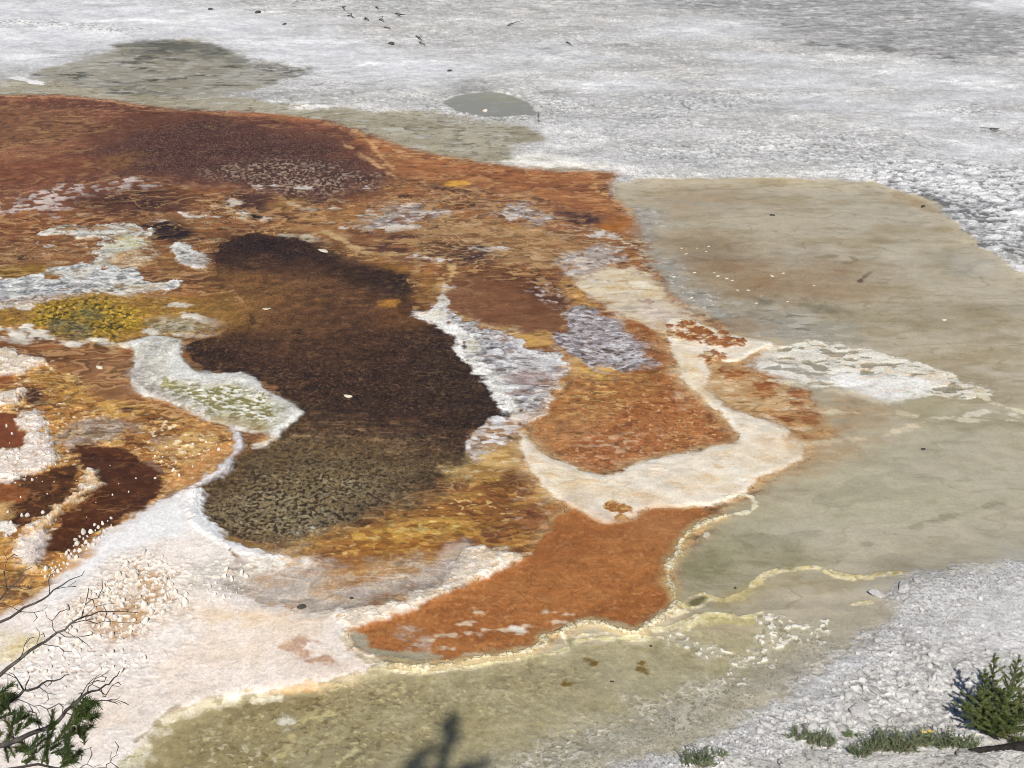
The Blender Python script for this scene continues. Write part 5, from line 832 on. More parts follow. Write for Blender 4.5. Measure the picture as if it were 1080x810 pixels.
REGINFO = {
    'ground': ('pale grey sinter crust round the pools with rough speckled patches', 'ground'),
    'khaki_seep_ground': ('khaki damp strip between the white crust and the red mat', 'seep'),
    'grey_pool_water': ('grey green shallow pool with dark streaks in the upper left crust', 'pool'),
    'round_pond_water': ('small oval blue grey pond with a pale rim in the white crust', 'pond'),
    'tan_pool_water': ('wide tan and grey green shallow pool along the right side', 'pool'),
    'white_fan_terrain': ('white feathered mineral fan with grey holes tapering into the tan pool', 'mineral fan'),
    'brown_mat_ground': ('mottled brown microbial mat surrounding the dark pool', 'microbial mat'),
    'red_mat_ground': ('brick red microbial mat along the upper left crust', 'microbial mat'),
    'maroon_mat_ground': ('dark maroon mat with pale pin dots inside the red mat', 'microbial mat'),
    'pale_cell_terrain': ('pinkish white cracked cell patch inside the red mat', 'mineral patch'),
    'rust_mat_ground': ('rust orange mat tongue reaching right below the oval pond', 'microbial mat'),
    'tan_terrace_terrain': ('smooth tan terrace with brown streaks above the brown pool', 'terrace'),
    'cream_terrace_terrain': ('cream flow with ochre streaks between the brown pool and the tan pool', 'terrace'),
    'grey_white_terrain': ('broken grey white deposit beside the small black maroon hole', 'mineral deposit'),
    'grey_flow_terrain': ('bluish grey rippled flow above the yellow algae bed', 'mineral flow'),
    'yellow_algae_ground': ('mustard yellow algae bed with dark green clumps near the left edge', 'algae bed'),
    'dark_brown_pool_water': ('large dark brown speckled pool in the middle', 'pool'),
    'olive_shelf_ground': ('olive grey stony shelf at the lower end of the dark brown pool', 'pool shelf'),
    'ochre_mat_ground': ('ochre rippled mat with yellow ridges below the dark brown pool', 'microbial mat'),
    'lavender_flat_terrain': ('pale lavender grey flat under the ochre rippled mat', 'mineral flat'),
    'white_dam_terrain': ('white S curved dam along the left shore of the dark brown pool', 'travertine dam'),
    'brown_pool_water': ('smooth chocolate brown pool between the dark pool and the cream flow', 'pool'),
    'silver_spill_terrain': ('silvery white spill along the right shore of the dark brown pool', 'mineral spill'),
    'orange_pool_water': ('orange speckled pool wrapped by the wide cream apron', 'pool'),
    'sky_tint_film_terrain': ('water film with painted lavender sky sheen above the orange speckled pool', 'water film'),
    'cream_apron_terrain': ('wide smooth cream apron curving round the orange speckled pool', 'travertine apron'),
    'tan_streak_terrain': ('tan streaked slope with rust blotches right of the cream apron', 'terrace'),
    'rust_orange_pool_water': ('large even rust orange pool dammed by the scalloped cream rim', 'pool'),
    'white_arm_terrain': ('cream white arm reaching along the upper left shore of the rust orange pool', 'travertine bank'),
    'cream_rim_terrain': ('scalloped cream yellow rim below the rust orange pool', 'travertine rim'),
    'olive_pool_water': ('olive tan shallow pool with popcorn grains along the bottom', 'pool'),
    'sandy_beach_ground': ('sandy beige margin between the olive pool and the pebbly bank', 'beach'),
    'white_slope_terrain': ('smooth pinkish white travertine slope at lower left', 'travertine slope'),
    'orange_cell_terrain': ('orange honeycombed slope with brown cell edges at the left edge', 'terrace'),
    'maroon_pool_water': ('small maroon pool at the left edge beside a pale lobe', 'pool'),
    'chestnut_pool_water': ('two small chestnut brown pools split by a pale stripe', 'pool'),
    'pale_lobe_terrain': ('pinkish white lobes among the small pools at the left edge', 'travertine lobe'),
}
REG2 = REG.reshape(NV, NU)
# iron out specks of one region inside another
for _ in range(3):
    a = REG2.copy()
    up, dn, lf, rt = np.roll(a, 1, 0), np.roll(a, -1, 0), np.roll(a, 1, 1), np.roll(a, -1, 1)
    same = (a == up).astype(int) + (a == dn) + (a == lf) + (a == rt)
    REG2 = np.where(same <= 1, np.where(up == dn, up, np.where(lf == rt, lf, a)), a)
QR = REG2[:-1, :-1]
VI = np.arange(NVERT, dtype=np.int64).reshape(NV, NU)
Q = np.stack([VI[:-1, :-1], VI[1:, :-1], VI[1:, 1:], VI[:-1, 1:]], -1).reshape(-1, 4)
QR = QR.reshape(-1)

def terrain_object(name, quads):
    used = np.unique(quads)
    remap = np.zeros(NVERT, np.int32); remap[used] = np.arange(len(used), dtype=np.int32)
    q = remap[quads].astype(np.int32)
    me = bpy.data.meshes.new(name)
    me.vertices.add(len(used)); me.vertices.foreach_set('co', np.stack([PX[used], PY[used], PZ[used]], 1).astype(F32).ravel())
    me.loops.add(q.size); me.loops.foreach_set('vertex_index', q.ravel())
    me.polygons.add(len(q)); me.polygons.foreach_set('loop_start', np.arange(0, q.size, 4, dtype=np.int32))
    me.polygons.foreach_set('use_smooth', np.ones(len(q), bool))
    for nm, arr in (('mineral', np.concatenate([ALB[used], np.ones((len(used), 1), F32)], 1)), ('grain', SPK[used])):
        at_ = me.attributes.new(nm, 'FLOAT_COLOR', 'POINT'); at_.data.foreach_set('color', arr.astype(F32).ravel())
    for nm, arr in (('wetness', WET), ('grit', MIC)):
        at_ = me.attributes.new(nm, 'FLOAT', 'POINT'); at_.data.foreach_set('value', arr[used])
    me.update(); me.validate()
    me.materials.append(TERRAIN)
    o = bpy.data.objects.new(name, me); COL.objects.link(o)
    return o

for r, nm in enumerate(REGS):
    q = Q[QR == r]
    if len(q) < 30: continue
    o = terrain_object(nm, q)
    lab, cat = REGINFO[nm]
    tag(o, lab, cat, kind='structure')

# ------------------------------------------------------------------ plain mesh helpers
class MB:
    def __init__(s): s.v = []; s.f = []
    def add(s, vs, fs):
        b = len(s.v); s.v += [tuple(p) for p in vs]; s.f += [tuple(b + i for i in f) for f in fs]
    def tube(s, pts, rads, n=7, cap=True):
        pts = [Vector(p) for p in pts]; ring = []
        up = Vector((0, 0, 1))
        vs = []; fs = []
        for k, p in enumerate(pts):
            d = (pts[min(k + 1, len(pts) - 1)] - pts[max(k - 1, 0)]).normalized()
            a = d.cross(up if abs(d.z) < .9 else Vector((1, 0, 0))).normalized(); b = a.cross(d)
            for i in range(n):
                t = 2 * math.pi * i / n
                w = rads[k] * (1 + .12 * math.sin(3 * t + k))
                vs.append(p + (a * math.cos(t) + b * math.sin(t)) * w)
        for k in range(len(pts) - 1):
            for i in range(n):
                j = (i + 1) % n
                fs.append((k * n + i, k * n + j, (k + 1) * n + j, (k + 1) * n + i))
        if cap: fs.append(tuple(range(n - 1, -1, -1))); fs.append(tuple(range((len(pts) - 1) * n, len(pts) * n)))
        s.add(vs, fs)
    def blade(s, p, d, length, w, bend=0.0, seg=2):
        """a narrow tapering leaf with a folded midrib"""
        d = d.normalized(); side = d.cross(Vector((random.gauss(0, 1), random.gauss(0, 1), random.gauss(0, .5)))).normalized()
        nrm = side.cross(d)
        vs = []; fs = []
        for k in range(seg + 1):
            t = k / seg
            c = p + d * length * t + Vector((0, 0, -1)) * bend * length * t * t
            ww = w * (1 - t) ** .7 * .5
            if k == seg: vs.append(c)
            else: vs += [c - side * ww, c + nrm * ww * .4, c + side * ww]
        for k in range(seg):
            b = k * 3
            if k < seg - 1: fs += [(b, b + 1, b + 4, b + 3), (b + 1, b + 2, b + 5, b + 4)]
            else: fs += [(b, b + 1, b + 3), (b + 1, b + 2, b + 3)]
        s.add(vs, fs)
    def build(s, name, mat, parent=None, smooth=False, org=None):
        me = bpy.data.meshes.new(name)
        o_ = Vector(org) if org is not None else Vector((0, 0, 0))
        me.from_pydata([tuple(Vector(p) - o_) for p in s.v], [], s.f); me.update()
        if smooth: me.polygons.foreach_set('use_smooth', [True] * len(me.polygons))
        me.materials.append(mat)
        o = bpy.data.objects.new(name, me); COL.objects.link(o)
        if parent: o.parent = parent
        return o

def empty(name, loc):
    o = bpy.data.objects.new(name, None); COL.objects.link(o); o.location = loc; o.empty_display_size = .1
    return o

def simple_mat(name, a, b, scale, rough=.8, bump=0.0, c=None, sub=0.0):
    m, nt, bs = nodes_of(name)
    tc = nn(nt, 'ShaderNodeTexCoord')
    n1 = nn(nt, 'ShaderNodeTexNoise', Scale=scale, Detail=4.0, Roughness=.65); nt.links.new(tc.outputs['Object'], n1.inputs['Vector'])
    geo = nn(nt, 'ShaderNodeObjectInfo')
    f = ramp(nt, n1.outputs[0], .35, .65)
    col = mixc(nt, f, (*a, 1), (*b, 1))
    if c is not None:
        n2 = nn(nt, 'ShaderNodeTexNoise', Scale=scale * .3, Detail=2.0); nt.links.new(tc.outputs['Object'], n2.inputs['Vector'])
        col = mixc(nt, ramp(nt, n2.outputs[0], .5, .7), col, (*c, 1))
    hv = nn(nt, 'ShaderNodeHueSaturation'); nt.links.new(col, hv.inputs['Color'])
    nt.links.new(mth(nt, 'ADD', .85, mth(nt, 'MULTIPLY', geo.outputs['Random'], .3)), hv.inputs['Value'])
    nt.links.new(hv.outputs[0], bs.inputs['Base Color'])
    bs.inputs['Roughness'].default_value = rough
    bs.inputs['Specular IOR Level'].default_value = .3
    if bump:
        bp = nn(nt, 'ShaderNodeBump', Strength=.6); bp.inputs['Distance'].default_value = bump
        nt.links.new(n1.outputs[0], bp.inputs['Height']); nt.links.new(bp.outputs[0], bs.inputs['Normal'])
    return m

M_NEEDLE = simple_mat('pine_needles', (.030, .050, .012), (.085, .115, .028), 9, .6, c=(.11, .10, .03))
M_SPRUCE = simple_mat('spruce_needles', (.075, .115, .026), (.17, .21, .062), 14, .6, c=(.22, .20, .06))
M_BARK = simple_mat('weathered_bark', (.055, .045, .04), (.13, .115, .105), 30, .85, .01, c=(.05, .035, .03))
M_SAGE = simple_mat('sage_green_leaves', (.085, .125, .055), (.20, .25, .13), 20, .7, c=(.12, .14, .05))
M_DRY = simple_mat('dry_stems', (.16, .13, .09), (.28, .24, .17), 20, .8)
M_ROCK = simple_mat('pale_limestone', tuple(C(196, 193, 190)), tuple(C(222, 220, 217)), 16, .9, .02, c=tuple(C(172, 168, 164)))
M_LEDGE = simple_mat('crumbly_limestone', tuple(C(190, 187, 183)), tuple(C(230, 228, 224)), 9, .95, .05, c=tuple(C(150, 146, 141)))
M_PEBBLE = simple_mat('white_pebble', tuple(C(206, 203, 200)), tuple(C(232, 230, 227)), 30, .9, .01)
M_CREAMST = simple_mat('cream_stone', tuple(C(216, 204, 178)), tuple(C(236, 228, 210)), 30, .9, .01)
M_DARKST = simple_mat('dark_stone', (.05, .048, .045), (.10, .098, .09), 20, .8, .01)
M_TWIG = simple_mat('grey_driftwood', (.09, .085, .075), (.16, .15, .13), 20, .9, .005)
M_KNOB = simple_mat('travertine_white', tuple(C(234, 226, 216)), tuple(C(246, 243, 238)), 40, .9, .006, c=tuple(C(214, 186, 150)))
M_YELLOW = simple_mat('yellow_petals', (.62, .46, .08), (.72, .60, .22), 40, .7)

def stone_mesh(name, mat, seed, flat=.6, sub=2, rough=.28, ang=True):
    rs = random.Random(seed)
    bm = bmesh.new(); bmesh.ops.create_icosphere(bm, subdivisions=sub, radius=1.0)
    cuts = [(Vector((rs.gauss(0, 1), rs.gauss(0, 1), rs.gauss(0, .7))).normalized(), rs.uniform(.55, .85)) for _ in range(7)]
    ph = [rs.uniform(0, 6) for _ in range(6)]
    for v in bm.verts:
        p = v.co.copy()
        if ang:
            for nrm, dd in cuts:
                e = p.dot(nrm) - dd
                if e > 0: p -= nrm * e * .9
        w = 1 + rough * .35 * (math.sin(3.1 * v.co.x + ph[0]) * math.sin(2.7 * v.co.y + ph[1]) + .6 * math.sin(6.3 * v.co.z + ph[2] + 4 * v.co.x) * math.sin(5.5 * v.co.y + ph[3])) + rs.uniform(-.03, .03) * rough * 3
        v.co = p * w
        v.co.z *= flat
    me = bpy.data.meshes.new(name); bm.to_mesh(me); bm.free()
    me.materials.append(mat)
    return me

def place(name, me, u, v, size, rz=None, sink=.25, sc=(1, 1, 1), tilt=.15):
    o = bpy.data.objects.new(name, me); COL.objects.link(o)
    p = at(u, v)
    o.rotation_euler = (random.gauss(0, tilt), random.gauss(0, tilt), random.uniform(0, 6.28) if rz is None else rz)
    o.scale = (size * sc[0], size * sc[1], size * sc[2])
    o.location = p + Vector((0, 0, size * .5 * (1 - sink * 2)))
    return o

def inside(poly, n, rs, dmin=0):
    poly = np.array(poly, float); out = []
    lo, hi = poly.min(0), poly.max(0); tries = 0
    while len(out) < n and tries < n * 60:
        tries += 1
        x_, y_ = rs.uniform(lo[0], hi[0]), rs.uniform(lo[1], hi[1])
        c = False; m = len(poly)
        for k in range(m):
            a, b = poly[k], poly[(k + 1) % m]
            if (a[1] > y_) != (b[1] > y_) and x_ < (b[0] - a[0]) * (y_ - a[1]) / (b[1] - a[1]) + a[0]: c = not c
        if c and all((x_ - q[0]) ** 2 + (y_ - q[1]) ** 2 > dmin ** 2 for q in out): out.append((x_, y_))
    return out

# ------------------------------------------------------------------ knobs on the white slope
rs = random.Random(21)
KN = []
for k in range(5):
    bm = bmesh.new(); bmesh.ops.create_icosphere(bm, subdivisions=3, radius=1.0)
    ph = rs.uniform(0, 6)
    for v in bm.verts:
        z = v.co.z
        w = 1.0 - .16 * max(0, z) + .16 * math.sin(4 * v.co.x + ph) * math.sin(3.4 * v.co.y + ph) + .10 * math.sin(7 * v.co.z + 3 * ph + 5 * v.co.x) + rs.uniform(-.09, .09)
        v.co = Vector((v.co.x * w, v.co.y * w, z * 1.35))
    me = bpy.data.meshes.new('travertine_knob'); bm.to_mesh(me); bm.free(); me.materials.append(M_KNOB)
    me.polygons.foreach_set('use_smooth', [True] * len(me.polygons)); KN.append(me)
knob_zones = [
    ([(62, 650), (92, 622), (122, 600), (150, 578), (176, 588), (192, 608), (200, 630), (172, 656), (140, 670), (104, 674), (70, 664)], 120, .014, .028, 4.0, 'white travertine knob in the dense knobbly patch on the white slope', 'knobs in the dense patch'),
    ([(0, 704), (40, 672), (90, 680), (140, 682), (158, 690), (140, 708), (80, 724), (20, 742)], 40, .016, .026, 6, 'small white knob on the smooth slope under the bare branches', 'knobs under the bare branches'),
    ([(196, 600), (240, 592), (262, 610), (250, 632), (210, 634)], 24, .012, .020, 4.5, 'tiny cream knob on the lavender grey flat beside the white slope', 'knobs on the grey flat'),
    ([(60, 588), (78, 570), (100, 552), (120, 545), (116, 560), (92, 580), (72, 598), (50, 612), (40, 604)], 50, .011, .022, 4, 'cream knob on the rim between the chestnut pool and white slope', 'knobs along the chestnut pool rim'),
    ([(4, 430), (60, 470), (66, 530), (40, 560), (4, 570)], 34, .009, .020, 5, 'white knob among the pale lobes at the left edge', 'knobs at the left edge'),
    ([(80, 480), (130, 480), (170, 498), (150, 525), (110, 550), (80, 560)], 10, .007, .013, 10, 'small pale knob poking out of the chestnut brown pool', 'knobs in the chestnut pool'),
    ([(150, 470), (210, 455), (236, 468), (220, 490), (185, 505)], 20, .008, .016, 5, 'cream knob on the orange honeycombed slope', 'knobs on the orange slope'),
]
for poly, n, s0, s1, dm, lab, grp in knob_zones:
    for (u, v) in inside(poly, n, rs, dm):
        s = s0 * .55 + (s1 - s0 * .55) * rs.random() ** 1.8
        o = place('travertine_knob', rs.choice(KN), u, v, s * .9, sink=.15, sc=(rs.uniform(.7, 1.15), rs.uniform(.7, 1.15), rs.uniform(.8, 1.45)), tilt=.25)
        tag(o, lab, 'knob', grp)

# ------------------------------------------------------------------ stones
ST = [stone_mesh('pebble', M_PEBBLE, 40 + k, rs.uniform(.45, .75), 2) for k in range(5)]
for (u, v) in inside([(886, 700), (930, 665), (1000, 690), (1078, 690), (1078, 765), (1000, 770), (930, 765), (850, 770), (780, 790), (800, 765), (850, 735)], 130, rs, 7):
    tag(place('pebble', rs.choice(ST), u, v, rs.uniform(.012, .030), sc=(rs.uniform(.9, 1.6), 1, 1)), 'small pale pebble on the rough pale bank around the sapling', 'pebble', 'pebbles on the lower right bank')
for (u, v) in inside([(940, 640), (1075, 605), (1078, 690), (930, 680)], 26, rs, 14):
    tag(place('pebble', rs.choice(ST), u, v, rs.uniform(.010, .022), sc=(rs.uniform(.9, 1.6), 1, 1)), 'tiny pale pebble on the smooth grey upper part of the bank', 'pebble', 'pebbles on the smooth bank')
RK = [stone_mesh('limestone_rock', M_ROCK, 60 + k, f, 4, .35) for k, f in enumerate((.55, .45, .6, .4))]
for u, v, s, sc_, lab in [
    (953, 620, .055, (1.4, .9, .8), 'pale angular rock at the notch where the tan pool meets the bank'),
    (924, 627, .05, (1.5, .8, .7), 'white flat rock at the edge of the sandy margin'),
    (1005, 600, .04, (1.5, .9, .7), 'cream stone on the shoreline of the tan pool'),
    (967, 612, .03, (1.3, 1, .7), 'small grey stone beside the shoreline notch'),
    (905, 752, .07, (1.2, .8, .6), 'pale rectangular slab lying above the sage tuft'),
    (928, 760, .05, (.9, 1, .9), 'pale wedge shaped stone beside the rectangular slab'),
    (922, 728, .045, (1.4, .8, .6), 'white slab on the bank above the rectangular slab'),
    (1016, 634, .03, (1.6, 1, .6), 'white oval stone alone on the smooth bank'),
    (1024, 672, .026, (1.2, 1, .8), 'small white stone below the oval stone on the bank'),
    (958, 700, .032, (1.2, .9, .8), 'white block on the pebbly slope left of the sapling'),
    (886, 768, .03, (1.4, 1, .7), 'small round white stone behind the low grey rock')]:
    tag(place('limestone_rock', rs.choice(RK), u, v, s, sc=sc_), lab, 'rock')
LG = []
for k in range(6):
    me = stone_mesh('ledge_rock', M_LEDGE, 160 + k, .62, 5, .30)
    n = len(me.vertices); co = np.empty(n * 3, F32); me.vertices.foreach_get('co', co); co = co.reshape(-1, 3)
    a_ = fbm(co[:, 0] + co[:, 2] * 1.7, co[:, 1] + co[:, 2] * 1.1, .55, 5, 7 + k); b2 = np.abs(fbm(co[:, 0] - co[:, 2], co[:, 1] + co[:, 2] * 2, .5, 3, 17 + k))
    co *= (1 + .16 * a_ - .16 * sstep(.10, .0, b2))[:, None]
    me.vertices.foreach_set('co', co.astype(F32).ravel()); me.update(); LG.append(me)
ledge = [(886, 803, .075, 'low grey rock with dark cracks behind the bottom edge left of the ledge'), (905, 812, .10, 'rounded crumbly rock at the left end of the ledge'), (934, 808, .085, 'crumbly white block under the dense sage tuft'), (958, 806, .09, 'crumbly white block under the tallest sage tuft'),
         (982, 806, .075, 'broken white block left of the dark gap in the ledge'), (1006, 804, .07, 'small broken block right of the dark gap in the ledge'), (1030, 806, .10, 'wide crumbly block under the conifer sapling'), (1058, 804, .10, 'crumbly block at the right end of the ledge'), (1080, 808, .10, 'crumbly block cut by the right edge at the bottom corner'),
         (920, 826, .12, 'large pale block at the bottom edge under the crumbly blocks'), (965, 826, .12, 'second large pale block at the bottom edge left of the dark gap'), (1015, 826, .12, 'large pale block at the bottom edge below the sapling'), (1065, 828, .12, 'large pale block in the bottom right corner'),
         (862, 800, .07, 'low grey rock between the leftmost ledge tuft and the bottom edge'), (838, 806, .065, 'flat grey rock with dead stems at the bottom edge'), (806, 808, .06, 'small crumbly rock right of the two bottom edge tufts'), (778, 806, .05, 'small crumbly rock between the two bottom edge tufts')]
for k, (u, v, s, lab) in enumerate(ledge):
    o = place('ledge_rock', LG[k % 6], u, min(v, 849), s, rz=rs.uniform(-.3, .3), sc=(rs.uniform(1.3, 1.7), rs.uniform(.8, 1.0), rs.uniform(.6, .8)), sink=.35, tilt=.08)
    tag(o, lab, 'ledge rock')
ST2 = [stone_mesh('white_stone', M_CREAMST, 80 + k, .5, 2) for k in range(3)]
tag(place('white_stone', ST2[0], 367, 418, .030, rz=0, sc=(1.5, 1, .8)), 'single white stone lying in the large dark brown pool', 'stone')
tag(place('white_stone', ST2[1], 341, 265, .055, rz=0, sc=(1.3, .9, .4)), 'pale oval stone at the top shore of the dark brown pool', 'stone')
tag(place('white_stone', ST2[2], 281, 326, .035, rz=.1, sc=(1.6, .8, .4)), 'narrow white stone beside the yellow algae channel', 'stone')
tag(place('white_stone', ST2[0], 511, 117, .045, rz=0, sc=(1, 1, 1.1)), 'white stone sticking out of the small oval pond', 'stone')
tag(place('white_stone', ST2[1], 105, 388, .035, rz=0, sc=(1.2, 1, .8)), 'pinkish stone lying on the brown channel below the yellow algae', 'stone')
for (u, v) in [(718, 262), (724, 268), (735, 262), (744, 265), (747, 260), (753, 287), (757, 291), (765, 294), (733, 287), (778, 306), (788, 306), (802, 312), (813, 291), (826, 288), (797, 320), (772, 296), (728, 314), (710, 292), (858, 301), (830, 318), (995, 337), (1045, 258)]:
    tag(place('white_stone', rs.choice(ST2), u + rs.uniform(-1, 1), v, rs.uniform(.010, .020), rz=rs.uniform(-.4, .4), sc=(1.5, .9, .6)), 'small white stone scattered in the upper tan pool', 'stone', 'white stones in the tan pool')
DS = [stone_mesh('dark_stone', M_DARKST, 90 + k, .6, 2) for k in range(3)]
for u, v, s, lab in [(318, 640, .028, 'dark grey flat stone on the lavender grey flat'), (371, 631, .014, 'small dark stone right of the flat dark stone on the grey flat'), (412, 46, .06, 'black stone on the white crust above the oval pond'), (645, 719, .013, 'dark brown stone alone in the olive pool'),
                     (686, 681, .011, 'small brown stone just under the scalloped cream rim'), (222, 10, .045, 'dark stone on the top left crust'), (272, 13, .06, 'dark upright stone near the top left edge'), (300, 25, .04, 'dark stone at the crack line near the top'), (474, 75, .035, 'small dark stone above the oval pond'), (814, 227, .028, 'dark speck of stone in the upper tan pool'), (973, 218, .03, 'flat dark stone in the tan pool near the right crust'), (973, 474, .018, 'dark stone in the grey green part of the tan pool'), (775, 620, .012, 'small dark stone above the cream rim tip')]:
    tag(place('dark_stone', rs.choice(DS), u, v, s, sc=(1.3, 1, .8)), lab, 'stone')
# ------------------------------------------------------------------ dead twigs on the far crust
tw = [(361, 8, 366, 18), (366, 17, 376, 20), (384, 20, 392, 24), (396, 8, 401, 15), (400, 21, 407, 24), (417, 14, 421, 18), (405, 29, 411, 32), (438, 38, 445, 43), (442, 45, 448, 48), (535, 27, 540, 25), (597, 45, 603, 48), (1044, 136, 1054, 138)]
nt_ = 0
for (u0, v0, u1, v1) in tw:
    a, b = at(u0, v0), at(u1, v1)
    d = b - a
    if d.length < .05: continue
    L_ = min(d.length, .26)
    b = a + d.normalized() * L_
    mb = MB(); mid = (a + b) / 2 + Vector((rs.gauss(0, .03), rs.gauss(0, .03), .03))
    mb.tube([a + Vector((0, 0, .01)), (a + mid) / 2 + Vector((0, 0, .012)), mid, (mid + b) / 2 + Vector((rs.gauss(0, .015), 0, .014)), b + Vector((0, 0, .012))], [.012, .012, .010, .008, .004], 6)
    if rs.random() < .6:
        mb.tube([mid, mid + Vector((rs.gauss(0, .06), rs.gauss(0, .06), .03)), mid + Vector((rs.gauss(0, .11), rs.gauss(0, .11), .045))], [.008, .006, .003], 5)
    o = mb.build('dead_twig', M_TWIG, org=a, smooth=True); o.location = a
    grp = 'dead twigs on the far white crust'
    tag(o, 'grey dead twig lying on the far white crust above the oval pond' if u0 < 1000 and u0 > 300 else ('lone dead twig on the far right crust' if u0 > 1000 else 'lone dead twig near the top left edge of the crust'), 'twig', grp if 300 < u0 < 1000 else None)

# ------------------------------------------------------------------ conifers
def ray(u, v, t):
    a = (u - 540) / FPX; b = (405 - v) / FPX
    return Vector((a * t, (CP + b * SP) * t, CAM_H + (-SP + b * CP) * t))

def needles(mb, p, d, n, length, spread=.9, w=.0045):
    for _ in range(n):
        q = Vector((random.gauss(0, 1), random.gauss(0, 1), random.gauss(0, 1))).normalized()
        dd = (d.normalized() * .8 + q * spread + Vector((0, 0, .25))).normalized()
        mb.blade(p, dd, length * random.uniform(.6, 1.1), w, random.uniform(-.1, .2), 1)

random.seed(3)
T0 = 3.1; SC = T0 / 6.7
tr = empty('pine_tree', (-2.95 * SC, 5.3 * SC, -.1))
def limb(pts, r0, r1, bare=True):
    """one limb: its joints (survey point and distance), base and tip radius"""
    P = [Vector(p) - tr.location for p in pts]
    P2 = chaikin([tuple(p) for p in P], 1, False) if False else P
    Q_ = []
    for k in range(len(P2) - 1):
        for s in (0, .5):
            q = P2[k].lerp(P2[k + 1], s)
            if s: q += Vector((random.gauss(0, .003), random.gauss(0, .003), random.gauss(0, .003)))
            Q_.append(q)
    Q_.append(P2[-1])
    n = len(Q_)
    return Q_, [.48 * SC * (r0 + (r1 - r0) * k / (n - 1)) for k in range(n)]
tk = MB()
tk.tube([Vector((0, 0, 0)), Vector((.03, .02, 1.2)), Vector((-.02, .03, 2.4)), Vector((.01, .02, 3.2)), Vector((.0, .02, 3.65)), Vector((-.01, .02, 3.8))], [.10, .085, .06, .04, .02, .008], 10)
tk.build('trunk', M_BARK, tr, smooth=True)
def R3(u, v, dt=0.0): return ray(u, v, T0 + dt * SC)
root = lambda z: Vector((-2.93 * SC, 5.34 * SC, 6 - (6 - z) * SC))
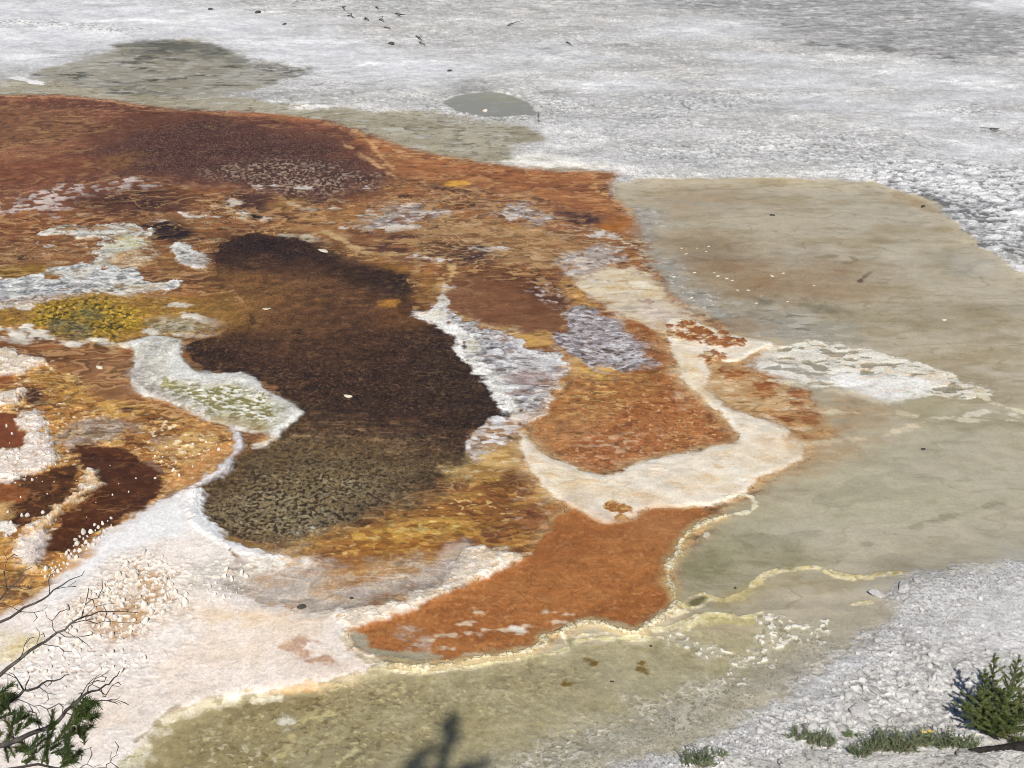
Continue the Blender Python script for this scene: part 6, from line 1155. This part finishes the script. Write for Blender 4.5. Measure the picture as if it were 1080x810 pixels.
limbs = [
    # limb with green shoots
    dict(main=[root(.8), R3(-70, 806, .1), R3(-10, 789), R3(20, 780, -.02), R3(40, 771, .02), R3(56, 763, .05), R3(67, 754, .02), R3(76, 745, .06), R3(86, 735, .1), R3(97, 729, .13), R3(112, 722, .16), R3(120, 715, .2), R3(126, 708, .22)], r=(.032, .0045),
         subs=[([R3(67, 754, .02), R3(77, 742, -.03), R3(86, 733, -.05), R3(92, 722, -.08), R3(106, 711, -.1)], .010), ([R3(92, 731, .1), R3(97, 722, .12), R3(107, 713, .15), R3(116, 706, .16)], .008), ([R3(84, 736, .1), R3(98, 740, .18), R3(113, 739, .24), R3(128, 742, .28)], .009), ([R3(113, 739, .24), R3(123, 738, .25), R3(127, 734, .25)], .005), ([R3(104, 727, .14), R3(112, 733, .2), R3(118, 723, .2), R3(126, 724, .22)], .006), ([R3(56, 763, .05), R3(50, 748, -.05), R3(62, 742, -.1), R3(75, 738, -.1)], .008), ([R3(42, 770, 0), R3(38, 752, -.1), R3(24, 744, -.14)], .007), ([R3(40, 771, .02), R3(40, 785, .0), R3(30, 800, 0)], .010), ([R3(70, 752, 0), R3(82, 760, .05), R3(97, 765, .1)], .006), ([R3(60, 792, 0), R3(80, 792, .02), R3(97, 788, .04)], .006)]),
    dict(main=[root(1.0), R3(-60, 775, .1), R3(-5, 752, .05), R3(6, 747, .05), R3(15, 737, .04), R3(25, 728, .05), R3(40, 725, .1), R3(50, 718, .14), R3(64, 716, .18), R3(73, 711, .2)], r=(.026, .004),
         subs=[([R3(25, 728, .05), R3(18, 716, 0), R3(9, 709, -.05)], .009), ([R3(42, 725, .1), R3(50, 731, .15), R3(60, 733, .2)], .005), ([R3(27, 727, .05), R3(30, 718, .0), R3(31, 712, 0)], .006), ([R3(46, 721, .1), R3(50, 724, .15), R3(44, 730, .15)], .004), ([R3(16, 737, .05), R3(30, 742, .1), R3(42, 752, .15)], .005)]),
    dict(main=[root(1.1), R3(-60, 750, .1), R3(0, 712, 0), R3(20, 696, .02), R3(40, 681, .05), R3(60, 667, .1), R3(74, 658, .13), R3(90, 650, .18), R3(104, 645, .2), R3(145, 646, .3)], r=(.024, .0035),
         subs=[([R3(74, 658, .13), R3(90, 654, .15), R3(110, 655, .2), R3(147, 657, .25)], .006), ([R3(86, 652, .16), R3(90, 638, .1), R3(103, 631, .08), R3(112, 624, .08)], .006), ([R3(62, 667, .1), R3(82, 672, .2), R3(97, 685, .25)], .006), ([R3(66, 664, .1), R3(72, 668, .1), R3(80, 672, .15)], .004), ([R3(44, 679, .05), R3(62, 682, .1), R3(76, 687, .15)], .005), ([R3(60, 668, .1), R3(55, 655, .05), R3(48, 645, .05)], .005), ([R3(20, 696, 0), R3(26, 680, -.05), R3(30, 672, -.05)], .005), ([R3(40, 681, .05), R3(42, 670, .0), R3(38, 662, -.05)], .004), ([R3(90, 650, .18), R3(100, 640, .15), R3(122, 636, .15)], .004)]),
    dict(main=[root(1.2), R3(-60, 690, .1), R3(0, 656, .05), R3(20, 645, .05), R3(38, 636, .08), R3(52, 627, .1), R3(66, 617, .13), R3(78, 610, .15), R3(89, 602, .18)], r=(.018, .003),
         subs=[([R3(52, 627, .1), R3(51, 612, .06), R3(56, 603, .05), R3(60, 595, .05)], .005), ([R3(60, 621, .12), R3(72, 619, .15), R3(80, 613, .18)], .004), ([R3(20, 645, .05), R3(36, 646, .1), R3(50, 640, .15)], .004)]),
    dict(main=[root(1.25), R3(-60, 665, .05), R3(-8, 638, 0), R3(8, 622, 0), R3(20, 612, .05), R3(34, 598, .1)], r=(.015, .003),
         subs=[([R3(8, 622, 0), R3(5, 606, -.05), R3(8, 590, -.05), R3(4, 575, -.05)], .005), ([R3(12, 618, 0), R3(26, 622, .05), R3(34, 618, .1)], .004), ([R3(-4, 635, 0), R3(12, 640, .05), R3(24, 634, .1)], .004)]),
    dict(main=[root(.6), R3(-70, 830, .05), R3(0, 812, 0), R3(40, 806, .02), R3(75, 812, .05), R3(98, 811, .1), R3(112, 810, .15)], r=(.02, .005),
         subs=[([R3(112, 810, .15), R3(117, 804, .15), R3(118, 792, .15)], .006), ([R3(117, 803, .15), R3(122, 797, .17), R3(125, 795, .18)], .004), ([R3(82, 812, .05), R3(92, 806, .08), R3(106, 806, .1)], .005)]),
]
for lb in limbs:
    mb = MB(); q, rr = limb(lb['main'], *lb['r']); mb.tube(q, rr, 8)
    o = mb.build('branch', M_BARK, tr, smooth=True)
    for pts, r in lb['subs']:
        m2 = MB(); q, rr = limb(pts, r, .0022); m2.tube(q, rr, 6)
        # bare spurs
        for k in range(2, len(q) - 1, 2):
            dd = (q[k] - q[k - 1]).normalized(); pr = dd.cross(Vector((random.gauss(0, 1), random.gauss(0, 1), random.gauss(0, 1)))).normalized()
            e = q[k] + (dd * .03 + pr * random.uniform(.03, .09)) * SC
            m2.tube([q[k], (q[k] + e) / 2 + dd * .008, e], [rr[k] * .6, .0012, .0007], 5)
        m2.build('twig', M_BARK, o, smooth=True)
# green shoots
shoot_px = [(92, 742, 9), (98, 748, 8), (88, 752, 10), (96, 760, 9), (84, 746, 8), (80, 762, 11), (72, 768, 12), (60, 774, 12), (88, 772, 10), (84, 780, 10), (66, 784, 12), (50, 786, 12), (36, 786, 12), (76, 776, 11), (24, 790, 11), (40, 796, 11), (58, 798, 10), (74, 798, 10), (68, 806, 10), (10, 794, 12), (30, 804, 10), (20, 778, 10), (78, 802, 9),
            (10, 730, 8), (6, 742, 9), (14, 740, 8), (2, 752, 10), (24, 756, 9), (12, 762, 11), (30, 762, 9), (4, 772, 11), (0, 736, 10), (-6, 760, 14), (-10, 780, 14), (52, 764, 10), (94, 754, 8), (64, 790, 11)]
sh = 0
fol = MB()
for (u, v, sz) in shoot_px:
    for rep in range(2):
        uu = u + random.gauss(0, 4); vv = v + random.gauss(0, 3.5); dep = random.uniform(-.22, .24)
        p = R3(uu, vv, dep) - tr.location
        d = Vector((random.gauss(.5, .5), random.gauss(.2, .5), random.gauss(.45, .4))).normalized()
        ln = sz / 1500 * T0 * random.uniform(1.0, 1.7)
        fol.tube([p - d * ln * .7, p, p + d * ln * .6], [.002, .0018, .001], 5)
        for k in range(13):
            needles(fol, p + d * ln * (-.6 + 1.25 * k / 12), d, 9, .021, .8, .0019)
fol.build('needle_foliage', M_NEEDLE, tr)
tag(tr, 'pine with bare grey branches and dark needle tufts reaching in from the lower left corner', 'tree')

# pine behind the viewpoint whose top throws the shadow on the olive pool
SUN_AZ = math.radians(-1.0); SUN_EL = math.radians(44.0)     # az measured from straight behind the viewpoint, + = towards the right
sdir = Vector((math.sin(SUN_AZ) * math.cos(SUN_EL), -math.cos(SUN_AZ) * math.cos(SUN_EL), math.sin(SUN_EL)))
g = at(477, 738)
HT = 9.2
top = g + sdir * ((HT - g.z) / sdir.z)
sp_ = empty('pine_tree', (top.x, top.y, -.1))
tk = MB(); tk.tube([(0, 0, 0), (.04, 0, 2), (0, .04, 4), (.03, 0, 6), (0, 0, 7.6), (-.03, 0, HT - .55), (-.01, 0, HT - .28), (0, 0, HT)], [.17, .15, .13, .10, .07, .036, .030, .022], 9)
tk.build('trunk', M_BARK, sp_, smooth=True)
fol = MB(); br = MB()
shp = [(.03, HT - .10, .02), (-.05, HT - .17, .02), (.04, HT - .24, .018), (-.12, HT - .36, .025), (-.17, HT - .43, .04), (-.21, HT - .50, .06), (-.23, HT - .58, .08), (-.12, HT - .62, .06), (.0, HT - .64, .05), (.08, HT - .56, .018), (.14, HT - .53, .022), (.20, HT - .50, .026), (.24, HT - .47, .016), (-.05, HT - .86, .2), (.2, HT - .95, .2), (-.3, HT - 1.0, .25), (.35, HT - 1.1, .25), (-.1, HT - 1.2, .3), (.4, HT - 1.4, .3), (-.5, HT - 1.4, .3), (0, HT - 1.6, .3)]
for (dx, z, r) in shp:
    br.tube([(0, 0, z - .12), (dx * .5, random.uniform(-.05, .05), z - .05), (dx, random.uniform(-.06, .06), z)], [.018, .013, .006], 6)
    for k in range(int(11000 * r * r) + 45):
        p = Vector((dx + random.gauss(0, r * .42), random.gauss(0, r * .5), z + random.gauss(0, r * .30)))
        fol.blade(p, Vector((random.gauss(0, 1), random.gauss(0, 1), random.gauss(.3, 1))), random.uniform(.05, .10), .012, 0, 1)
br.build('branch', M_BARK, sp_, smooth=True); fol.build('needle_foliage', M_NEEDLE, sp_)
tag(sp_, 'tall slim pine behind the viewpoint whose top shades the olive pool', 'tree')

# conifer sapling, lower right
bp_ = at(1046, 773)
sg = empty('conifer_sapling', bp_)
stem_ = MB(); fo = MB()
def leader(base, tip, r):
    base, tip = Vector(base), Vector(tip)
    pts = [base.lerp(tip, t) + Vector((random.gauss(0, .004), random.gauss(0, .004), 0)) for t in (0, .25, .5, .75, 1)]
    stem_.tube(pts, [r, r * .8, r * .6, r * .45, r * .25], 6)
    return pts
def shoot(p, d, ln, dens=8):
    stem_.tube([p, p + d * ln * .5, p + d * ln + Vector((0, 0, .01))], [.004, .003, .0015], 5)
    n = max(5, int(ln / .010))
    for k in range(n + 1):
        needles(fo, p + d * ln * k / n, d, dens + 4, .024, .8, .0048)
leads = [((0, 0, 0), (-.07, .02, .57), .012), ((.02, 0, .05), (.085, .03, .55), .011), ((-.04, -.02, .0), (-.20, -.02, .22), .007), ((.05, -.02, .0), (.24, -.02, .26), .007), ((0, -.05, .0), (-.06, -.14, .24), .007), ((.03, -.05, .0), (.12, -.13, .26), .007), ((-.03, 0, .02), (-.13, -.03, .33), .008), ((.04, 0, .02), (.17, .0, .34), .008), ((0, -.02, .02), (.02, -.08, .40), .008), ((-.02, .02, .02), (-.10, .04, .44), .007), ((.03, .02, .04), (.13, .06, .42), .007)]
for b, t, r in leads:
    pts = leader(b, t, r); b, t = Vector(b), Vector(t); H_ = t.z
    for k in range(27):
        f = (k + .5 + random.uniform(-.5, .5)) / 27
        p = b.lerp(t, .08 + .9 * f)
        an = k * 2.4 + random.uniform(-.4, .4)
        ln = (.15 * (1 - f) + .022) * random.uniform(.4, 1.5)
        shoot(p, Vector((math.cos(an), math.sin(an), .55 + .5 * f)).normalized(), ln, 7)
    shoot(t - Vector((0, 0, .03)), Vector((0, 0, 1)), .05, 8)
stem_.build('trunk', M_BARK, sg, smooth=True); fo.build('needle_foliage', M_SPRUCE, sg)
tag(sg, 'young bright green conifer sapling on the pale ledge at lower right', 'sapling')

# sage and grass tufts
def tuft(u, v, n, h, spread, lab, flowers=0, grp=None):
    b = at(u, v)
    t = empty('sage_tuft', b)
    m = MB(); st = MB()
    for k in range(n):
        a = random.uniform(0, 6.28); r = spread * math.sqrt(random.random())
        p = Vector((math.cos(a) * r * 1.5, math.sin(a) * r * .7, -.01))
        d = Vector((random.gauss(0, .35), random.gauss(0, .35), 1)).normalized()
        hh = h * random.uniform(.35, 1.1) * (1 - .5 * min(1, abs(p.x) / (spread * 1.5)) ** 2)
        st.tube([p, p + d * hh * .5, p + d * hh], [.0025, .002, .001], 4)
        for q in range(7):
            s = .15 + .85 * q / 6
            dd = Vector((random.gauss(0, .8), random.gauss(0, .8), .7))
            m.blade(p + d * hh * s, dd, random.uniform(.020, .040), .008, .1, 1)
    m.build('leaves', M_SAGE, t); st.build('stems', M_DRY, t)
    for k in range(flowers):
        f = MB(); c = Vector((random.uniform(-1, 1) * spread, -.01, h * random.uniform(.7, .95)))
        for q in range(9):
            an = q * .7; f.blade(c, Vector((math.cos(an), math.sin(an), .5)), .022, .014, .2, 2)
        f.build('flower', M_YELLOW, t)
    tag(t, lab, 'plant', grp)
random.seed(12)
for a in [(735, 806, 56, .13, .07, 'grey green grass tuft at the bottom edge in front of the sandy margin'),
          (759, 797, 12, .06, .035, 'small olive tuft right of the grass tuft at the bottom edge'),
          (843, 777, 34, .09, .055, 'sparse low tuft left of the low grey rocks, leftmost of the ledge tufts'),
          (866, 784, 50, .10, .06, 'low grey green tuft behind the low grey rock on the ledge'),
          (897, 775, 16, .05, .04, 'small thin tuft on the bank above the ledge tufts'),
          (906, 797, 40, .13, .045, 'dark leaning tuft at the left end of the ledge rocks'),
          (926, 788, 84, .13, .06, 'dense sage green tuft above the crumbly white blocks'),
          (951, 790, 90, .17, .06, 'tallest dense sage tuft in the middle of the ledge'),
          (974, 784, 64, .13, .055, 'sage tuft with yellow flower heads left of the sapling', 2),
          (998, 786, 52, .12, .055, 'olive tuft at the left foot of the conifer sapling'),
          (1022, 788, 30, .085, .05, 'olive green tuft directly under the conifer sapling'),
          (1076, 786, 34, .11, .045, 'green tuft at the right foot of the conifer sapling')]:
    tuft(*a)

# dark tube added to stand in for the shadow gap before the sapling
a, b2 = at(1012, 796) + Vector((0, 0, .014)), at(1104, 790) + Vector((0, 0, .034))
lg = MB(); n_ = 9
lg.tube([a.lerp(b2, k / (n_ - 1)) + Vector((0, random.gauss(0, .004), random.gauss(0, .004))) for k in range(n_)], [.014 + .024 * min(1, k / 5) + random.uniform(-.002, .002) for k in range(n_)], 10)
o = lg.build('shadow_gap_tube', simple_mat('shadow_gap_dark', (.012, .011, .010), (.035, .031, .028), 24, .9, .01), smooth=True, org=a); o.location = a
tag(o, 'added dark tube for the shadow gap before the conifer sapling, bottom right corner', 'shadow gap')

# ------------------------------------------------------------------ light, sky, camera
w = bpy.data.worlds.new('World'); scene.world = w; w.use_nodes = True
nt = w.node_tree; bg = nt.nodes['Background']
sky = nt.nodes.new('ShaderNodeTexSky'); sky.sky_type = 'NISHITA'; sky.sun_disc = False
sky.sun_elevation = SUN_EL; sky.sun_rotation = math.atan2(sdir.x, sdir.y)
sky.altitude = 2000; sky.air_density = 1.0; sky.dust_density = 1.0
nt.links.new(sky.outputs[0], bg.inputs[0]); bg.inputs[1].default_value = .06
sun = bpy.data.lights.new('sun', 'SUN'); sun.energy = 4.6; sun.angle = math.radians(.45); sun.color = (1.0, .945, .87)
so = bpy.data.objects.new('sun', sun); COL.objects.link(so)
so.rotation_euler = (-sdir).to_track_quat('-Z', 'Y').to_euler(); so.location = (0, -20, 30)

cam = bpy.data.cameras.new('camera'); co_ = bpy.data.objects.new('camera', cam); COL.objects.link(co_)
cam.sensor_fit = 'HORIZONTAL'; cam.sensor_width = 36.0; cam.lens = FPX / 1080 * 36
co_.location = (0, 0, CAM_H); co_.rotation_euler = (math.radians(90) - PITCH, 0, 0)
cam.clip_start = .1; cam.clip_end = 6000
scene.camera = co_
scene.view_settings.view_transform = 'Standard'; scene.view_settings.look = 'None'
scene.view_settings.exposure = 0.0; scene.view_settings.gamma = 1.0; scene.view_settings.use_curve_mapping = False
scene.cycles.max_bounces = 6
scene.cycles.filter_width = 1.0
